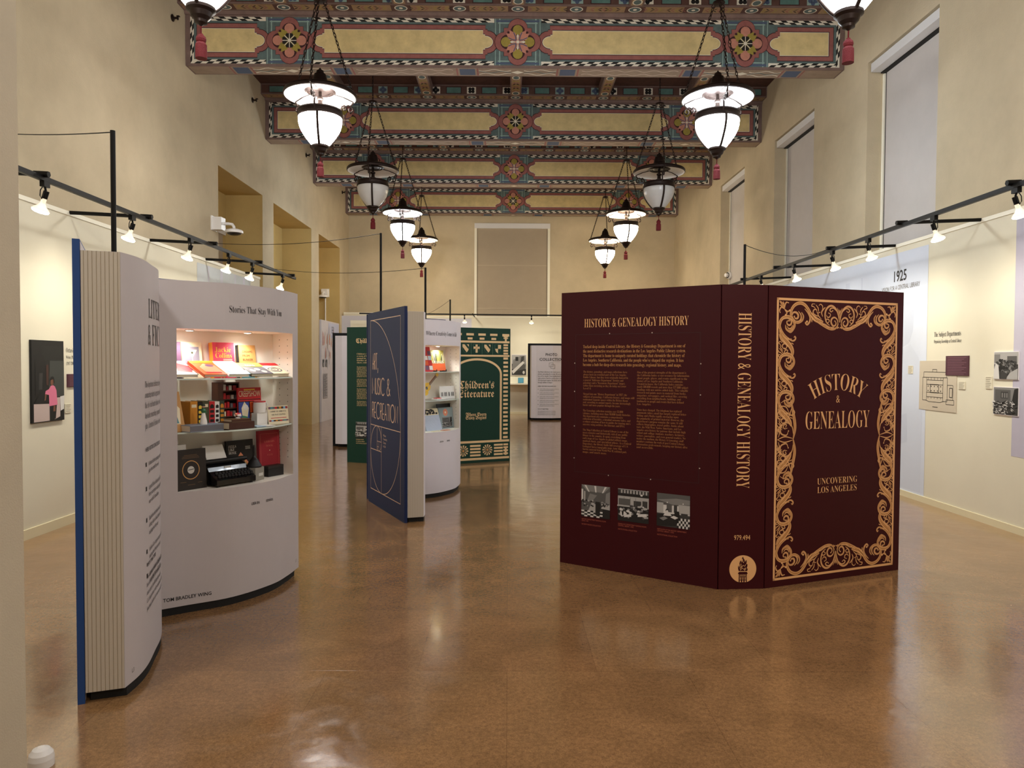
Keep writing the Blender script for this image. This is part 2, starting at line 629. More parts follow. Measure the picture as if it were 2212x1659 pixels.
def photo_print(mb, F, a0, a1, b0, b1, kind, c=0.003, seed=0):
    """a black-and-white print: tones laid out as in the photographed picture"""
    rnd = random.Random(seed)
    w, h = a1 - a0, b1 - b0
    X = lambda t: a0 + w * t
    Y = lambda t: b0 + h * t
    def R(x0, x1, y0, y1, g, d=1):
        mb.rect(F, X(x0), X(x1), Y(y0), Y(y1), c + 0.0004 * d, GREY[g])
    def P(pts, g, d=1):
        mb.poly(F, [(X(x), Y(y)) for x, y in pts], c + 0.0004 * d, GREY[g])
    def blob(x, y, rx, ry, g, d):
        P([(x + rx * math.cos(t * PI / 5), y + ry * math.sin(t * PI / 5)) for t in range(10)], g, d)
    def checks(x0, x1, y0, y1, n, d):
        R(x0, x1, y0, y1, 5, d)
        rows = 4
        for j in range(rows):
            ya, yb = y0 + (y1 - y0) * j / rows, y0 + (y1 - y0) * (j + 1) / rows
            for i in range(n):
                if (i + j) % 2 == 0:
                    R(x0 + (x1 - x0) * i / n, x0 + (x1 - x0) * (i + 1) / n, ya, yb, 0, d + 1)
    mb.rect(F, a0, a1, b0, b1, c, GREY[1])
    if kind == 'hall':
        R(0, 1, .45, 1, 2)
        P([(0, 1), (1, 1), (.8, .8), (.2, .8)], 3, 2)
        for x, dx in ((.13, .13), (.48, .02), (.85, -.12)):
            P([(x - .03, .99), (x + .04, .99), (x + dx + .03, .79), (x + dx - .01, .79)], 5, 3)
        R(.16, .84, .5, .78, 2, 2)
        P([(.2, .5), (.4, .52), (.55, .7), (.3, .74)], 3, 3)
        R(.0, .06, .5, .86, 5, 3)
        R(.09, .14, .5, .8, 4, 3)
        P([(.84, .5), (1, .45), (1, .85), (.86, .78)], 3, 3)
        P([(0, .2), (.5, .2), (.5, .45), (.3, .5), (0, .45)], 2, 2)
        P([(.25, .2), (.5, .2), (.46, .45), (.36, .46)], 4, 3)
        checks(0, .75, 0, .2, 7, 3)
        R(.5, .66, .08, .5, 0, 6)
        R(.46, .5, .15, .42, 4, 6)
        R(.75, 1, .0, .3, 0, 6)
        P([(.7, .3), (1, .28), (1, .45), (.9, .42), (.72, .36)], 4, 7)
        for i in range(14):
            blob(rnd.random() * .45, .33 + rnd.random() * .2, .03, .025, rnd.choice((0, 0, 4)), 7)
            blob(.66 + rnd.random() * .34, .38 + rnd.random() * .12, .03, .03, rnd.choice((0, 4)), 8)
    elif kind == 'reading':
        R(0, 1, .45, 1, 4)
        R(0, 1, .86, .98, 1, 2)
        for i in range(9):
            R(.1 + i * .1, .15 + i * .1, .87, .97, 4, 3)
        R(0, 1, .78, .86, 0, 3)
        R(.03, .4, .5, .7, 2, 3)
        R(.52, .76, .45, .66, 1, 3)
        R(.8, .96, .45, .68, 1, 3)
        for x in (.2, .4, .58):
            R(x, x + .01, .48, .75, 2, 4)
        R(0, 1, 0, .45, 0, 2)
        blob(.77, .85, .04, .03, 5, 5)
        for i in range(60):
            x, y = rnd.random(), .12 + rnd.random() * .42
            blob(x, y, .03 + .03 * rnd.random(), .025 + .02 * rnd.random(), rnd.choice((5, 4, 3, 1)), 5 + i % 3)
        P([(.08, .3), (.26, .3), (.24, .16), (.1, .16)], 5, 9)
        P([(.13, .3), (.2, .3), (.19, .18), (.15, .18)], 0, 10)
        P([(.2, .12), (.45, .16), (.42, .24), (.24, .2)], 5, 9)
        P([(.65, .18), (.95, .22), (.93, .3), (.68, .27)], 5, 9)
    elif kind == 'office':
        R(0, 1, .65, 1, 2)
        P([(0, .8), (.5, .68), (1, .72), (1, .86), (.6, .88)], 3, 2)
        R(0, 1, .4, .66, 5, 2)
        R(0, .2, .4, .72, 4, 3)
        R(.66, 1, .42, .7, 4, 3)
        R(.52, .62, .45, .68, 1, 4)
        R(.3, .46, .45, .68, 2, 4)
        P([(0, 0), (.6, .06), (.7, .3), (.66, .42), (0, .36)], 0, 5)
        checks(.62, 1, 0, .3, 7, 4)
        R(.74, .94, .32, .45, 1, 6)
        blob(.32, .5, .05, .05, 1, 7)
        blob(.32, .47, .035, .035, 5, 8)
        P([(.2, .33), (.46, .34), (.4, .45), (.27, .45)], 5, 8)
        P([(.52, .35), (.7, .37), (.68, .5), (.56, .5)], 0, 8)
        P([(.08, .24), (.2, .18), (.34, .26), (.24, .31)], 3, 8)
        P([(.42, .3), (.56, .25), (.66, .31), (.52, .36)], 5, 8)
        blob(.32, .74, .02, .02, 5, 8)
        blob(.8, .74, .02, .02, 5, 8)
    elif kind == 'trees':
        R(0, 1, .55, 1, 4)
        R(0, .25, .6, .92, 3, 2)
        R(.55, .95, .62, .85, 2, 2)
        for i in range(120):
            q = .03 + .04 * rnd.random()
            blob(.12 + rnd.random() * .78, .25 + rnd.random() * .48 * (1 - .3 * rnd.random()), q, q * .9, rnd.choice((0, 0, 0, 1, 1, 2, 3)), 3 + i * .03)
        P([(0, 0), (.25, 0), (.2, .5), (.08, .6), (0, .3)], 5, 8)
        P([(.5, 0), (1, 0), (1, .4), (.7, .25)], 4, 8)
        P([(.3, .0), (.55, .0), (.6, .2), (.35, .3)], 1, 9)
    elif kind == 'rubble':
        R(0, 1, .5, 1, 3)
        R(.05, .7, .45, .92, 2, 2)
        R(.3, .6, .6, .85, 1, 3)
        for x in (.34, .44, .53):
            R(x, x + .05, .63, .8, 3, 4)
        P([(.72, .3), (1, .4), (1, 1), (.85, .95)], 0, 4)
        for i in range(110):
            x, y, l, t = rnd.random() * .9, rnd.random() * .45, .04 + rnd.random() * .14, rnd.random() * PI
            dx, dy = l * math.cos(t), l * .5 * math.sin(t)
            P([(x, y), (min(1, x + dx), max(0, y + dy)), (min(1, x + dx), max(.02, y + dy + .04)), (x, y + .03)], rnd.choice((5, 5, 4, 3, 0, 0, 1)), 5 + i * .05)
    elif kind == 'stairs':
        R(0, 1, .55, 1, 4)
        P([(0, .3), (.1, .75), (.6, .95), (.95, .95), (1, .3)], 3, 2)
        R(.25, .45, .7, .9, 0, 3)
        P([(.6, .6), (.85, .75), (.85, .95), (.65, .9)], 1, 3)
        P([(0, .2), (.75, .68), (.9, .62), (.1, .05)], 5, 5)
        P([(0, .05), (.3, .3), (.9, .35), (1, .1), (1, 0), (0, 0)], 1, 4)
        P([(.35, .2), (.8, .55), (.95, .5), (.9, .3)], 2, 6)
        blob(.83, .13, .08, .08, 5, 7)
    else:
        for i in range(8):
            x, y = rnd.random() * .8, rnd.random() * .8
            R(x, x + .2, y, y + .2, rnd.choice((0, 2, 3, 4)), 1 + i)
        P([(.3, .05), (.6, .05), (.55, .4), (.35, .4)], 5, 10)
        blob(.45, .5, .08, .09, 4, 11)

# ================================================================ THE ROOM
XL, XR, YB, ZC = -4.98, 5.16, 22.74, 7.14
YF = -5.0
NICHES = ((12.545, 14.794), (15.476, 18.434), (19.144, 21.52))
NZ, ND = 4.94, 0.74
RWIN = ((8.829, 10.567), (12.403, 14.228), (16.031, 17.813))
RZ = 5.92
BEAM_Y = (11.313, 14.98, 18.60, 22.27)
BEAM_B, BEAM_T = 6.119, 6.92
BEAM_D = 0.34
ROOM_CX = 0.12

b = MB()
b.box(-6.2, 6.2, YF - .3, YB + .4, -.12, 0, FLOOR)
struct(b.build('floor'))
b = MB()
b.box(-6.2, 6.2, YF - .3, YB + .4, ZC, ZC + .12, CEIL)
struct(b.build('ceiling'))

b = MB()
edges = [YF] + [y for n in NICHES for y in n] + [YB + .3]
for i in range(0, len(edges), 2):
    b.box(XL - .9, XL, edges[i], edges[i + 1], 0, ZC, PLASTER)
for y0, y1 in NICHES:
    b.box(XL - .9, XL, y0, y1, NZ, ZC, PLASTER)
    b.box(XL - .9, XL - ND, y0, y1, 0, NZ, NICHE)
    e = .002
    b.box(XL - ND, XL - .004, y0, y0 + e, 0, NZ, NICHE)
    b.box(XL - ND, XL - .004, y1 - e, y1, 0, NZ, NICHE)
    b.box(XL - ND, XL - .004, y0 + e, y1 - e, NZ - e, NZ, NICHE)
struct(b.build('wall_left'))

b = MB()
edges = [YF] + [y for n in RWIN for y in n] + [YB + .3]
for i in range(0, len(edges), 2):
    b.box(XR, XR + .45, edges[i], edges[i + 1], 0, ZC, PLASTER)
for y0, y1 in RWIN:
    b.box(XR, XR + .45, y0, y1, RZ, ZC, PLASTER)
    b.box(XR, XR + .45, y0, y1, 0, 1.2, PLASTER)
struct(b.build('wall_right'))

BW = (-1.074, 1.28, 1.1, 5.92)
b = MB()
b.box(XL, BW[0], YB, YB + .3, 0, ZC, PLASTER)
b.box(BW[1], XR, YB, YB + .3, 0, ZC, PLASTER)
b.box(BW[0], BW[1], YB, YB + .3, BW[3], ZC, PLASTER)
b.box(BW[0], BW[1], YB, YB + .3, 0, BW[2], PLASTER)
struct(b.build('wall_back'))
b = MB()
b.box(XL - .9, XR + .45, YF - .3, YF, 0, ZC, PLASTER)
struct(b.build('wall_front'))
# the wall end that the photographer stands beside
b = MB()
b.prism([(-2.3, 1.0), (-1.475, 1.0), (-1.46, 1.015), (-1.46, 2.185), (-1.475, 2.2), (-2.3, 2.2)], 0, ZC, PILLARM)
struct(b.build('wall_pillar'))

# ---- windows with roller blinds
for i, (y0, y1) in enumerate(RWIN):
    b = MB()
    F = Frame((XR, y1, 0), (0, -1, 0), (0, 0, 1))           # u runs towards the viewer, n into the room
    w = y1 - y0
    b.box(0, .055, 1.2, RZ - .16, -.26, -.215, CAPW, F)
    b.box(w - .055, w, 1.2, RZ - .16, -.26, -.215, CAPW, F)
    b.box(0, w, 1.2, 1.26, -.26, -.2, CAPW, F)
    b.box(0, w, 1.26, RZ, -.45, -.3, CAPW, F)
    o = struct(b.build('window_%d' % (i + 1), loc=(XR + .25, (y0 + y1) / 2, 1.2)))
    m = MB()
    m.box(.085, w - .085, 1.3, RZ - .15, -.238, -.23, BLINDC, F)
    m.build('blind', o)
    m = MB()
    m.box(.05, .085, 1.3, RZ - .155, -.25, -.235, BLACK, F)
    m.box(w - .085, w - .05, 1.3, RZ - .155, -.25, -.235, BLACK, F)
    m.build('guide_channel', o)
    m = MB()
    m.box(.05, w - .01, RZ - .15, RZ - .03, -.25, -.02, VALANCE, F)
    m.box(.05, w - .01, RZ - .165, RZ - .15, -.25, -.16, BLACK, F)
    m.build('valance', o)
b = MB()
F = Frame((BW[0], YB, 0), (1, 0, 0), (0, 0, 1))            # n faces the room (-y)
w = BW[1] - BW[0]
b.box(0, .075, BW[2], BW[3] - .15, -.05, .015, CAPW, F)
b.box(w - .075, w, BW[2], BW[3] - .15, -.05, .015, CAPW, F)
b.box(0, w, BW[2], BW[3], -.3, -.2, CAPW, F)
o = struct(b.build('window_4', loc=(0.1, YB + .1, BW[2])))
m = MB()
m.box(.075, w - .075, BW[2], BW[3] - .14, -.05, -.04, BLINDM, F)
for z in (4.61, 3.27):
    m.box(.075, w - .075, z, z + .03, -.04, -.034, mat('blind_hem', '#B3A48F', .8), F)
m.build('blind', o)
m = MB()
m.box(0, w, BW[3] - .155, BW[3], -.06, .03, VALANCE, F)
m.build('valance', o)
# the window at the back of the first wall niche
b = MB()
F = Frame((XL - ND, NICHES[0][0], 0), (0, 1, 0), (0, 0, 1))
b.box(.2, 2.05, .9, 4.1, .0, .012, BLINDM, F)
o = struct(b.build('window_5', loc=(XL - ND, 13.6, .9)))
m = MB()
m.box(.16, 2.09, 4.1, 4.26, .002, .06, VALANCE, F)
m.build('valance', o)

# ================================================================ PAINTED CEILING BEAMS
def medallion(mb, F, cx, cz, r, alt, c):
    """quatrefoil rosette of a beam face"""
    def quatre(k, cc, m):
        # square with a round lobe on every side
        pts = []
        q = .60 * k
        s = .42 * k
        for a in range(4):
            t0 = a * PI / 2
            def rot(x, y):
                return (cx + x * math.cos(t0) - y * math.sin(t0), cz + x * math.sin(t0) + y * math.cos(t0))
            pts.append(rot(q, -q))
            pts.append(rot(q, -s))
            for i in range(9):
                t = -PI / 2 + PI * i / 8
                pts.append(rot(q + (k - q) * math.cos(t), s * math.sin(t)))
            pts.append(rot(q, s))
        mb.poly(F, pts, cc, m)
    quatre(r * 1.02, c, DKRED)
    quatre(r, c + .001, RED)
    quatre(r * .76, c + .002, DKRED)
    quatre(r * .72, c + .003, DKRED)
    lobe, leaf = (SALMON, LEAFY) if not alt else (LEAFY, SALMON)
    d, lr = r * .52, r * .215
    for a in range(4):
        t = a * PI / 2
        mb.disc(F, cx + d * math.cos(t), cz + d * math.sin(t), lr, c + .004, lobe, 14)
        t += PI / 4
        ux, uz = math.cos(t), math.sin(t)
        mb.poly(F, [(cx + ux * .08 * r - uz * .10 * r, cz + uz * .08 * r + ux * .10 * r), (cx + ux * .3 * r + uz * .0 * r, cz + uz * .3 * r),
                    (cx + ux * .08 * r + uz * .10 * r, cz + uz * .08 * r - ux * .10 * r)], c + .0041, leaf)
        mb.poly(F, [(cx + ux * (-.02 * r) , cz + uz * (-.02 * r)), (cx + ux * .34 * r + uz * .2 * r, cz + uz * .34 * r - ux * .2 * r),
                    (cx + ux * .62 * r + uz * .1 * r, cz + uz * .62 * r - ux * .1 * r), (cx + ux * .5 * r, cz + uz * .5 * r),
                    (cx + ux * .62 * r - uz * .1 * r, cz + uz * .62 * r + ux * .1 * r), (cx + ux * .34 * r - uz * .2 * r, cz + uz * .34 * r + ux * .2 * r)], c + .0045, leaf)
    n = 8 if not alt else 4
    for a in range(n):
        t = (a + .5) * 2 * PI / n if not alt else a * 2 * PI / n
        ux, uz = math.cos(t), math.sin(t)
        hw = .075 * r if not alt else .05 * r
        mb.poly(F, [(cx + ux * .06 * r, cz + uz * .06 * r), (cx + ux * .27 * r + uz * hw, cz + uz * .27 * r - ux * hw),
                    (cx + ux * .34 * r, cz + uz * .34 * r), (cx + ux * .27 * r - uz * hw, cz + uz * .27 * r + ux * hw)], c + .0055, CHECKB if not alt else IVORY)
        if not alt:
            t += PI / n
            ux, uz = math.cos(t), math.sin(t)
            mb.ribbon(F, [(cx, cz), (cx + ux * .3 * r, cz + uz * .3 * r)], .03 * r, c + .0052, IVORY)
        else:
            t += PI / 4
            ux, uz = math.cos(t), math.sin(t)
            for sg in (-1, 1):
                mb.ribbon(F, [(cx + ux * .1 * r, cz + uz * .1 * r), (cx + ux * .25 * r - sg * uz * .1 * r, cz + uz * .25 * r + sg * ux * .1 * r),
                              (cx + ux * .42 * r - sg * uz * .16 * r, cz + uz * .42 * r + sg * ux * .16 * r)], .04 * r, c + .005, BLUEP)
    mb.disc(F, cx, cz, .07 * r, c + .006, IVORY, 10)


def checker(mb, F, x0, x1, z0, z1, c, slant=1, vertical=False):
    """a slanted double row of black and white lozenges"""
    L = (x1 - x0) if not vertical else (z1 - z0)
    step = .185
    n = max(1, round(L / step))
    step = L / n
    zm = (z0 + z1) / 2
    xm = (x0 + x1) / 2
    mb.rect(F, x0, x1, z0, z1, c, IVORY)
    for i in range(n):
        if not vertical:
            a = x0 + i * step
            h = step / 2
            o = h * slant
            P = [(a, z0), (a + h, z0), (a + h + o / 2, zm), (a + o / 2, zm)]
            Q = [(a + o / 2 + h, zm), (a + o / 2 + 2 * h, zm), (a + o + 2 * h, z1), (a + o + h, z1)]
            for S in (P, Q):
                mb.poly(F, [(min(max(x, x0), x1), z) for x, z in S], c + .001, CHECKB)
        else:
            a = z0 + i * step
            h = step / 2
            mb.poly(F, [(x0, a), (xm, a + h / 2), (xm, a + h * 1.5), (x0, a + h)], c + .001, CHECKB)
            mb.poly(F, [(xm, a + h * 1.5), (x1, a + 2 * h), (x1, min(z1, a + 3 * h)), (xm, min(z1, a + 2.5 * h))], c + .001, CHECKB)


def cartouche(mb, F, x0, x1, zc, hh, c, m, endL, endR, lobe):
    """long panel whose ends step in to a round lobe"""
    st = .085
    pts = []
    if endL:
        pts += [(x0 + lobe, zc - hh), ]
    else:
        pts += [(x0, zc - hh)]
    def right():
        if not endR:
            return [(x1, zc - hh), (x1, zc + hh)]
        q = [(x1 - lobe, zc - hh), (x1 - lobe, zc - hh + st * .75), (x1 - lobe + .03, zc - hh + st * .75)]
        rr = hh - st
        q += [(x1 - lobe + .03 + (lobe - .03) * math.cos(t), zc + rr * math.sin(t)) for t in [(-PI / 2 + PI * i / 10) for i in range(11)]]
        q += [(x1 - lobe + .03, zc + hh - st * .75), (x1 - lobe, zc + hh - st * .75), (x1 - lobe, zc + hh)]
        return q
    def left():
        if not endL:
            return [(x0, zc + hh), (x0, zc - hh)]
        q = [(x0 + lobe, zc + hh), (x0 + lobe, zc + hh - st * .75), (x0 + lobe - .03, zc + hh - st * .75)]
        rr = hh - st
        q += [(x0 + lobe - .03 - (lobe - .03) * math.cos(t), zc + rr * math.sin(t)) for t in [(PI / 2 - PI * i / 10) for i in range(11)]]
        q += [(x0 + lobe - .03, zc - hh + st * .75), (x0 + lobe, zc - hh + st * .75), (x0 + lobe, zc - hh)]
        return q
    mb.poly(F, right() + left(), c, m)


def make_beam(k, y):
    lab = ('nearest of the four painted ceiling beams, lit by the foremost hanging lanterns',
           'second painted ceiling beam from the front, its rosettes alternating dark and mustard',
           'third painted ceiling beam from the front, above the unlit pair of lanterns',
           'farthest painted ceiling beam, against the back wall above the blind')[k]
    root = thing('ceiling_beam', lab, 'ceiling beam', (ROOM_CX, y, BEAM_B), 'painted ceiling beams')
    alt = k % 2 == 1
    F = Frame((0, y, 0), (1, 0, 0), (0, 0, 1))     # n = (0,-1,0) faces the viewer
    D = BEAM_D
    b = MB()
    b.box(XL + .004, XR - .004, BEAM_B, ZC, -D, 0, BEAMW, F)
    c = .001
    x0, x1 = XL + .08, XR - .08
    zb, zt = BEAM_B + .035, 6.862
    zc = 6.506
    b.rect(F, x0, x1, zb, zt, c, TEALP)
    meds = (-3.38, ROOM_CX, 3.62)
    sq = .362
    cuts = [x0] + [v for mx in meds for v in (mx - sq, mx + sq)] + [x1]
    for i in range(0, len(cuts), 2):
        checker(b, F, cuts[i] + (.055 if i == 0 else 0), cuts[i + 1] - (.055 if i == 6 else 0), zt - .062, zt, c + .001, -1)
        checker(b, F, cuts[i] + (.055 if i == 0 else 0), cuts[i + 1] - (.055 if i == 6 else 0), zb, zb + .062, c + .001, 1)
        eL, eR = i != 0, i != 6
        a0 = cuts[i] + (.0 if eL else .095)
        a1 = cuts[i + 1] - (.0 if eR else .095)
        o = .055
        cartouche(b, F, a0 - (o + .012 if eL else 0), a1 + (o + .012 if eR else 0), zc, .262, c + .002, DKRED, eL, eR, .20)
        cartouche(b, F, a0 - (o if eL else -.008), a1 + (o if eR else -.008), zc, .252, c + .003, RED, eL, eR, .19)
        cartouche(b, F, a0 - (-.008 if eL else -.068), a1 + (-.008 if eR else -.068), zc, .190, c + .004, DKRED, eL, eR, .165)
        cartouche(b, F, a0 + (.016 if eL else .078), a1 - (.016 if eR else .078), zc, .180, c + .005, IVORY, eL, eR, .155)
        cartouche(b, F, a0 + (.024 if eL else .086), a1 - (.024 if eR else .086), zc, .172, c + .006, OCHRE, eL, eR, .15)
    checker(b, F, x0, x0 + .055, zb, zt, c + .001, vertical=True)
    checker(b, F, x1 - .055, x1, zb, zt, c + .001, vertical=True)
    for j, mx in enumerate(meds):
        b.rect(F, mx - sq, mx + sq, zb, zt, c + .0015, TEALP)
        for d, w in ((.02, .012), (.085, .02)):
            for sg in (-1, 1):
                b.rect(F, mx + sg * (sq - d) - w / 2, mx + sg * (sq - d) + w / 2, zb, zt, c + .002, TEALL)
        for zz in (zb + .055, zt - .075):
            b.rect(F, mx - sq + .06, mx + sq - .06, zz, zz + .018, c + .0022, TEALL)
        for zz in (zb + .015, zt - .05):
            b.rect(F, mx - sq + .03, mx + sq - .03, zz, zz + .028, c + .0021, BLUEP)
        medallion(b, F, mx, zc, .352, (j == 1) != alt, c + .008)
    # painted underside
    U = Frame((0, y, BEAM_B), (1, 0, 0), (0, 1, 0))
    U.n = Vector((0, 0, -1))
    b.rect(U, XL + .03, XR - .03, .02, D - .02, c, BEAMU)
    for mx in meds:
        for sg in (-1, 1):
            b.rect(U, mx + sg * .78 - .12, mx + sg * .78 + .12, .05, D - .05, c + .001, BLUEP)
            for q in (-.16, .16):
                b.rect(U, mx + sg * .78 + q - .012, mx + sg * .78 + q + .012, .03, D - .03, c + .001, RED)
            for t in range(3):
                b.ribbon(U, [(mx + sg * (.1 + .5 * s / 10), D / 2 + (t - 1) * .07 + .035 * math.sin(s * .9 + t * 2)) for s in range(11)], .02, c + .0015, TEALP if t == 1 else IVORY)
        b.poly(U, [(mx - .1, D / 2), (mx, D / 2 - .06), (mx + .1, D / 2), (mx, D / 2 + .06)], c + .002, IVORY)
    spans = [(-3.38 + 1.0, ROOM_CX - 1.0), (ROOM_CX + 1.0, 3.62 - 1.0)]
    for a0, a1 in spans:
        for off, sg in ((.10, 1), (.24, -1)):
            n = 60
            b.ribbon(U, [(a0 + (a1 - a0) * s / n, off + sg * .028 * math.sin(2 * PI * 5 * s / n)) for s in range(n + 1)], .018, c + .001, WAVEP)
    b.build('beam_body', root)
    # corbelled cornice on the near side: sloping leaf band, then an upright frieze
    m = MB()
    p = .27
    zl = 6.935
    prof = [(0, zl - .045), (.025, zl - .045), (.04, zl), (p, zl), (p, ZC), (0, ZC)]
    S = Frame((0, y, 0), (0, -1, 0), (0, 0, 1))   # n = (-1,0,0)
    m.prism(prof, -(XR - .002), -(XL + .002), BEAMW, S)
    sl = Vector((0, -(p - .04), 0))
    T = Frame((0, y - .04, zl), (1, 0, 0), sl)
    Ls = sl.length
    m.rect(T, XL + .03, XR - .03, .04, Ls - .02, .001, LEAFBG)
    for jx in [ROOM_CX + 1.77 * q for q in (-2.5, -2, -1.5, -1, -.5, 0, .5, 1, 1.5, 2, 2.5)]:
        m.rect(T, jx - .15, jx + .15, .04, Ls - .02, .002, FRIEZE)
        m.disc(T, jx, Ls / 2 + .01, .10, .003, IVORY, 18, .085)
        m.disc(T, jx, Ls / 2 + .01, .085, .0035, TEALP, 16, .066)
        m.disc(T, jx, Ls / 2 + .01, .03, .004, IVORY, 8)
    q = XL + .1
    i = 0
    while q < XR - .1:
        d = min(abs(q - (ROOM_CX + .885 * g)) for g in range(-6, 7))
        if d > .17:
            sg = 1 if (int((q - ROOM_CX + 20 * .885 + .44) / .885) % 2) else -1
            for zz, dy in ((Ls / 2 + .01, .06), (Ls / 2 + .01, -.06)):
                m.poly(T, [(q, zz), (q + sg * .035, zz + dy * .6), (q + sg * .075, zz + dy), (q + sg * .05, zz + dy * .35)], .0025, (RED, LEAFY, CHECKB)[i % 3])
        q += .058
        i += 1
    V = Frame((0, y - p, 0), (1, 0, 0), (0, 0, 1))
    m.rect(V, XL + .02, XR - .02, 6.955, 7.12, .001, FRIEZE)
    bay = 1.77
    for g in range(-3, 3):
        cx0 = ROOM_CX + bay * g
        for h, kind in ((.17, 'f'), (.53, 't'), (.885, 'f'), (1.24, 't'), (1.6, 'f')):
            cx = cx0 + h
            if cx < XL + .15 or cx > XR - .15:
                continue
            if kind == 't':
                m.rect(V, cx - .155, cx + .155, 6.965, 7.098, .002, DKRED)
                m.rect(V, cx - .14, cx + .14, 6.975, 7.088, .003, mat('frieze_teal', '#557872', .8, var=.2, vscale=9))
            else:
                m.rect(V, cx - .09, cx + .09, 6.965, 7.098, .002, IVORY if g % 2 else TEALL)
                for a in range(4):
                    t = a * PI / 2 + (PI / 4 if (g + int(h * 10)) % 2 else 0)
                    m.disc(V, cx + .042 * math.cos(t), 7.031 + .036 * math.sin(t), .034, .003, CHECKB if (g % 2) else BLUEP, 8)
    m.build('cornice', root)
    if k < 3:
        w = MB()
        G = Frame((0, y + D, 0), (0, 1, 0), (0, 0, 1))   # n = (1,0,0)
        w.prism(prof, XL + .002, XR - .002, BEAMW, G)
        w.build('cornice', root)
    return root


BEAMS = [make_beam(k, y) for k, y in enumerate(BEAM_Y)]

# short rafters carried from beam to beam
ORD = ('leftmost', 'second from the left', 'middle', 'second from the right', 'rightmost')
for k in range(4):
    y1 = BEAM_Y[k] - .27
    y0 = BEAM_Y[k] - 3.653 + BEAM_D + (.27 if k else 0)
    where = ('in the bay before the nearest painted beam', 'between the first and second painted beams',
             'between the second and third painted beams', 'between the third and farthest painted beams')[k]
    for g in range(-2, 3):
        x = ROOM_CX + 1.77 * g
        b = MB()
        zb = 6.937
        b.box(x - .11, x + .11, y0 + .001, y1 - .001, zb, ZC - .002, BEAMW)
        U = Frame((x, y0, zb), (1, 0, 0), (0, 1, 0))
        U.n = Vector((0, 0, -1))
        b.rect(U, -.085, .085, .02, y1 - y0 - .02, .001, LEAFBG)
        L = y1 - y0
        j = 0
        yy = L - .25
        for yc in (L - .12, L - .9, .12):
            b.disc(U, 0, yc, .075, .003, IVORY, 14, .09)
            b.disc(U, 0, yc, .058, .0035, TEALP, 12, .07)
        while yy > .25:
            if abs(yy - (L - .9)) > .14:
                for sg in (-1, 1):
                    b.poly(U, [(0, yy), (sg * .035, yy - .01), (sg * .07, yy + .055), (sg * .03, yy + .04)], .0025, (RED, LEAFY, CHECKB)[j % 3])
            yy -= .07
            j += 1
        o = b.build('ceiling_rafter', loc=(x, (y0 + y1) / 2, zb))
        tag(o, '%s short painted rafter %s' % (ORD[g + 2], where), 'rafter', 'short rafters between the ceiling beams')

# ================================================================ HANGING LANTERNS
def glow(name, col, strength):
    return mat(name, '#FFFFFF', 0.4, emit=strength, ecol=col)


GL_NEUTRAL = glow('lit_glass_neutral', (1.0, 0.96, 0.91), 46)
GL_COOL = glow('lit_glass_cool', (0.84, 0.93, 1.0), 56)
GL_FRONT = glow('lit_glass_front', (1.0, 0.96, 0.91), 24)
GL_FRONT_COOL = glow('lit_glass_front_cool', (0.90, 0.95, 1.0), 28)
GL_WARM = glow('lit_glass_warm', (1.0, 0.84, 0.60), 42)
GL_OFF = mat('unlit_milk_glass', '#C9C9C9', 0.25, coat=0.3)
LZ = 3.975


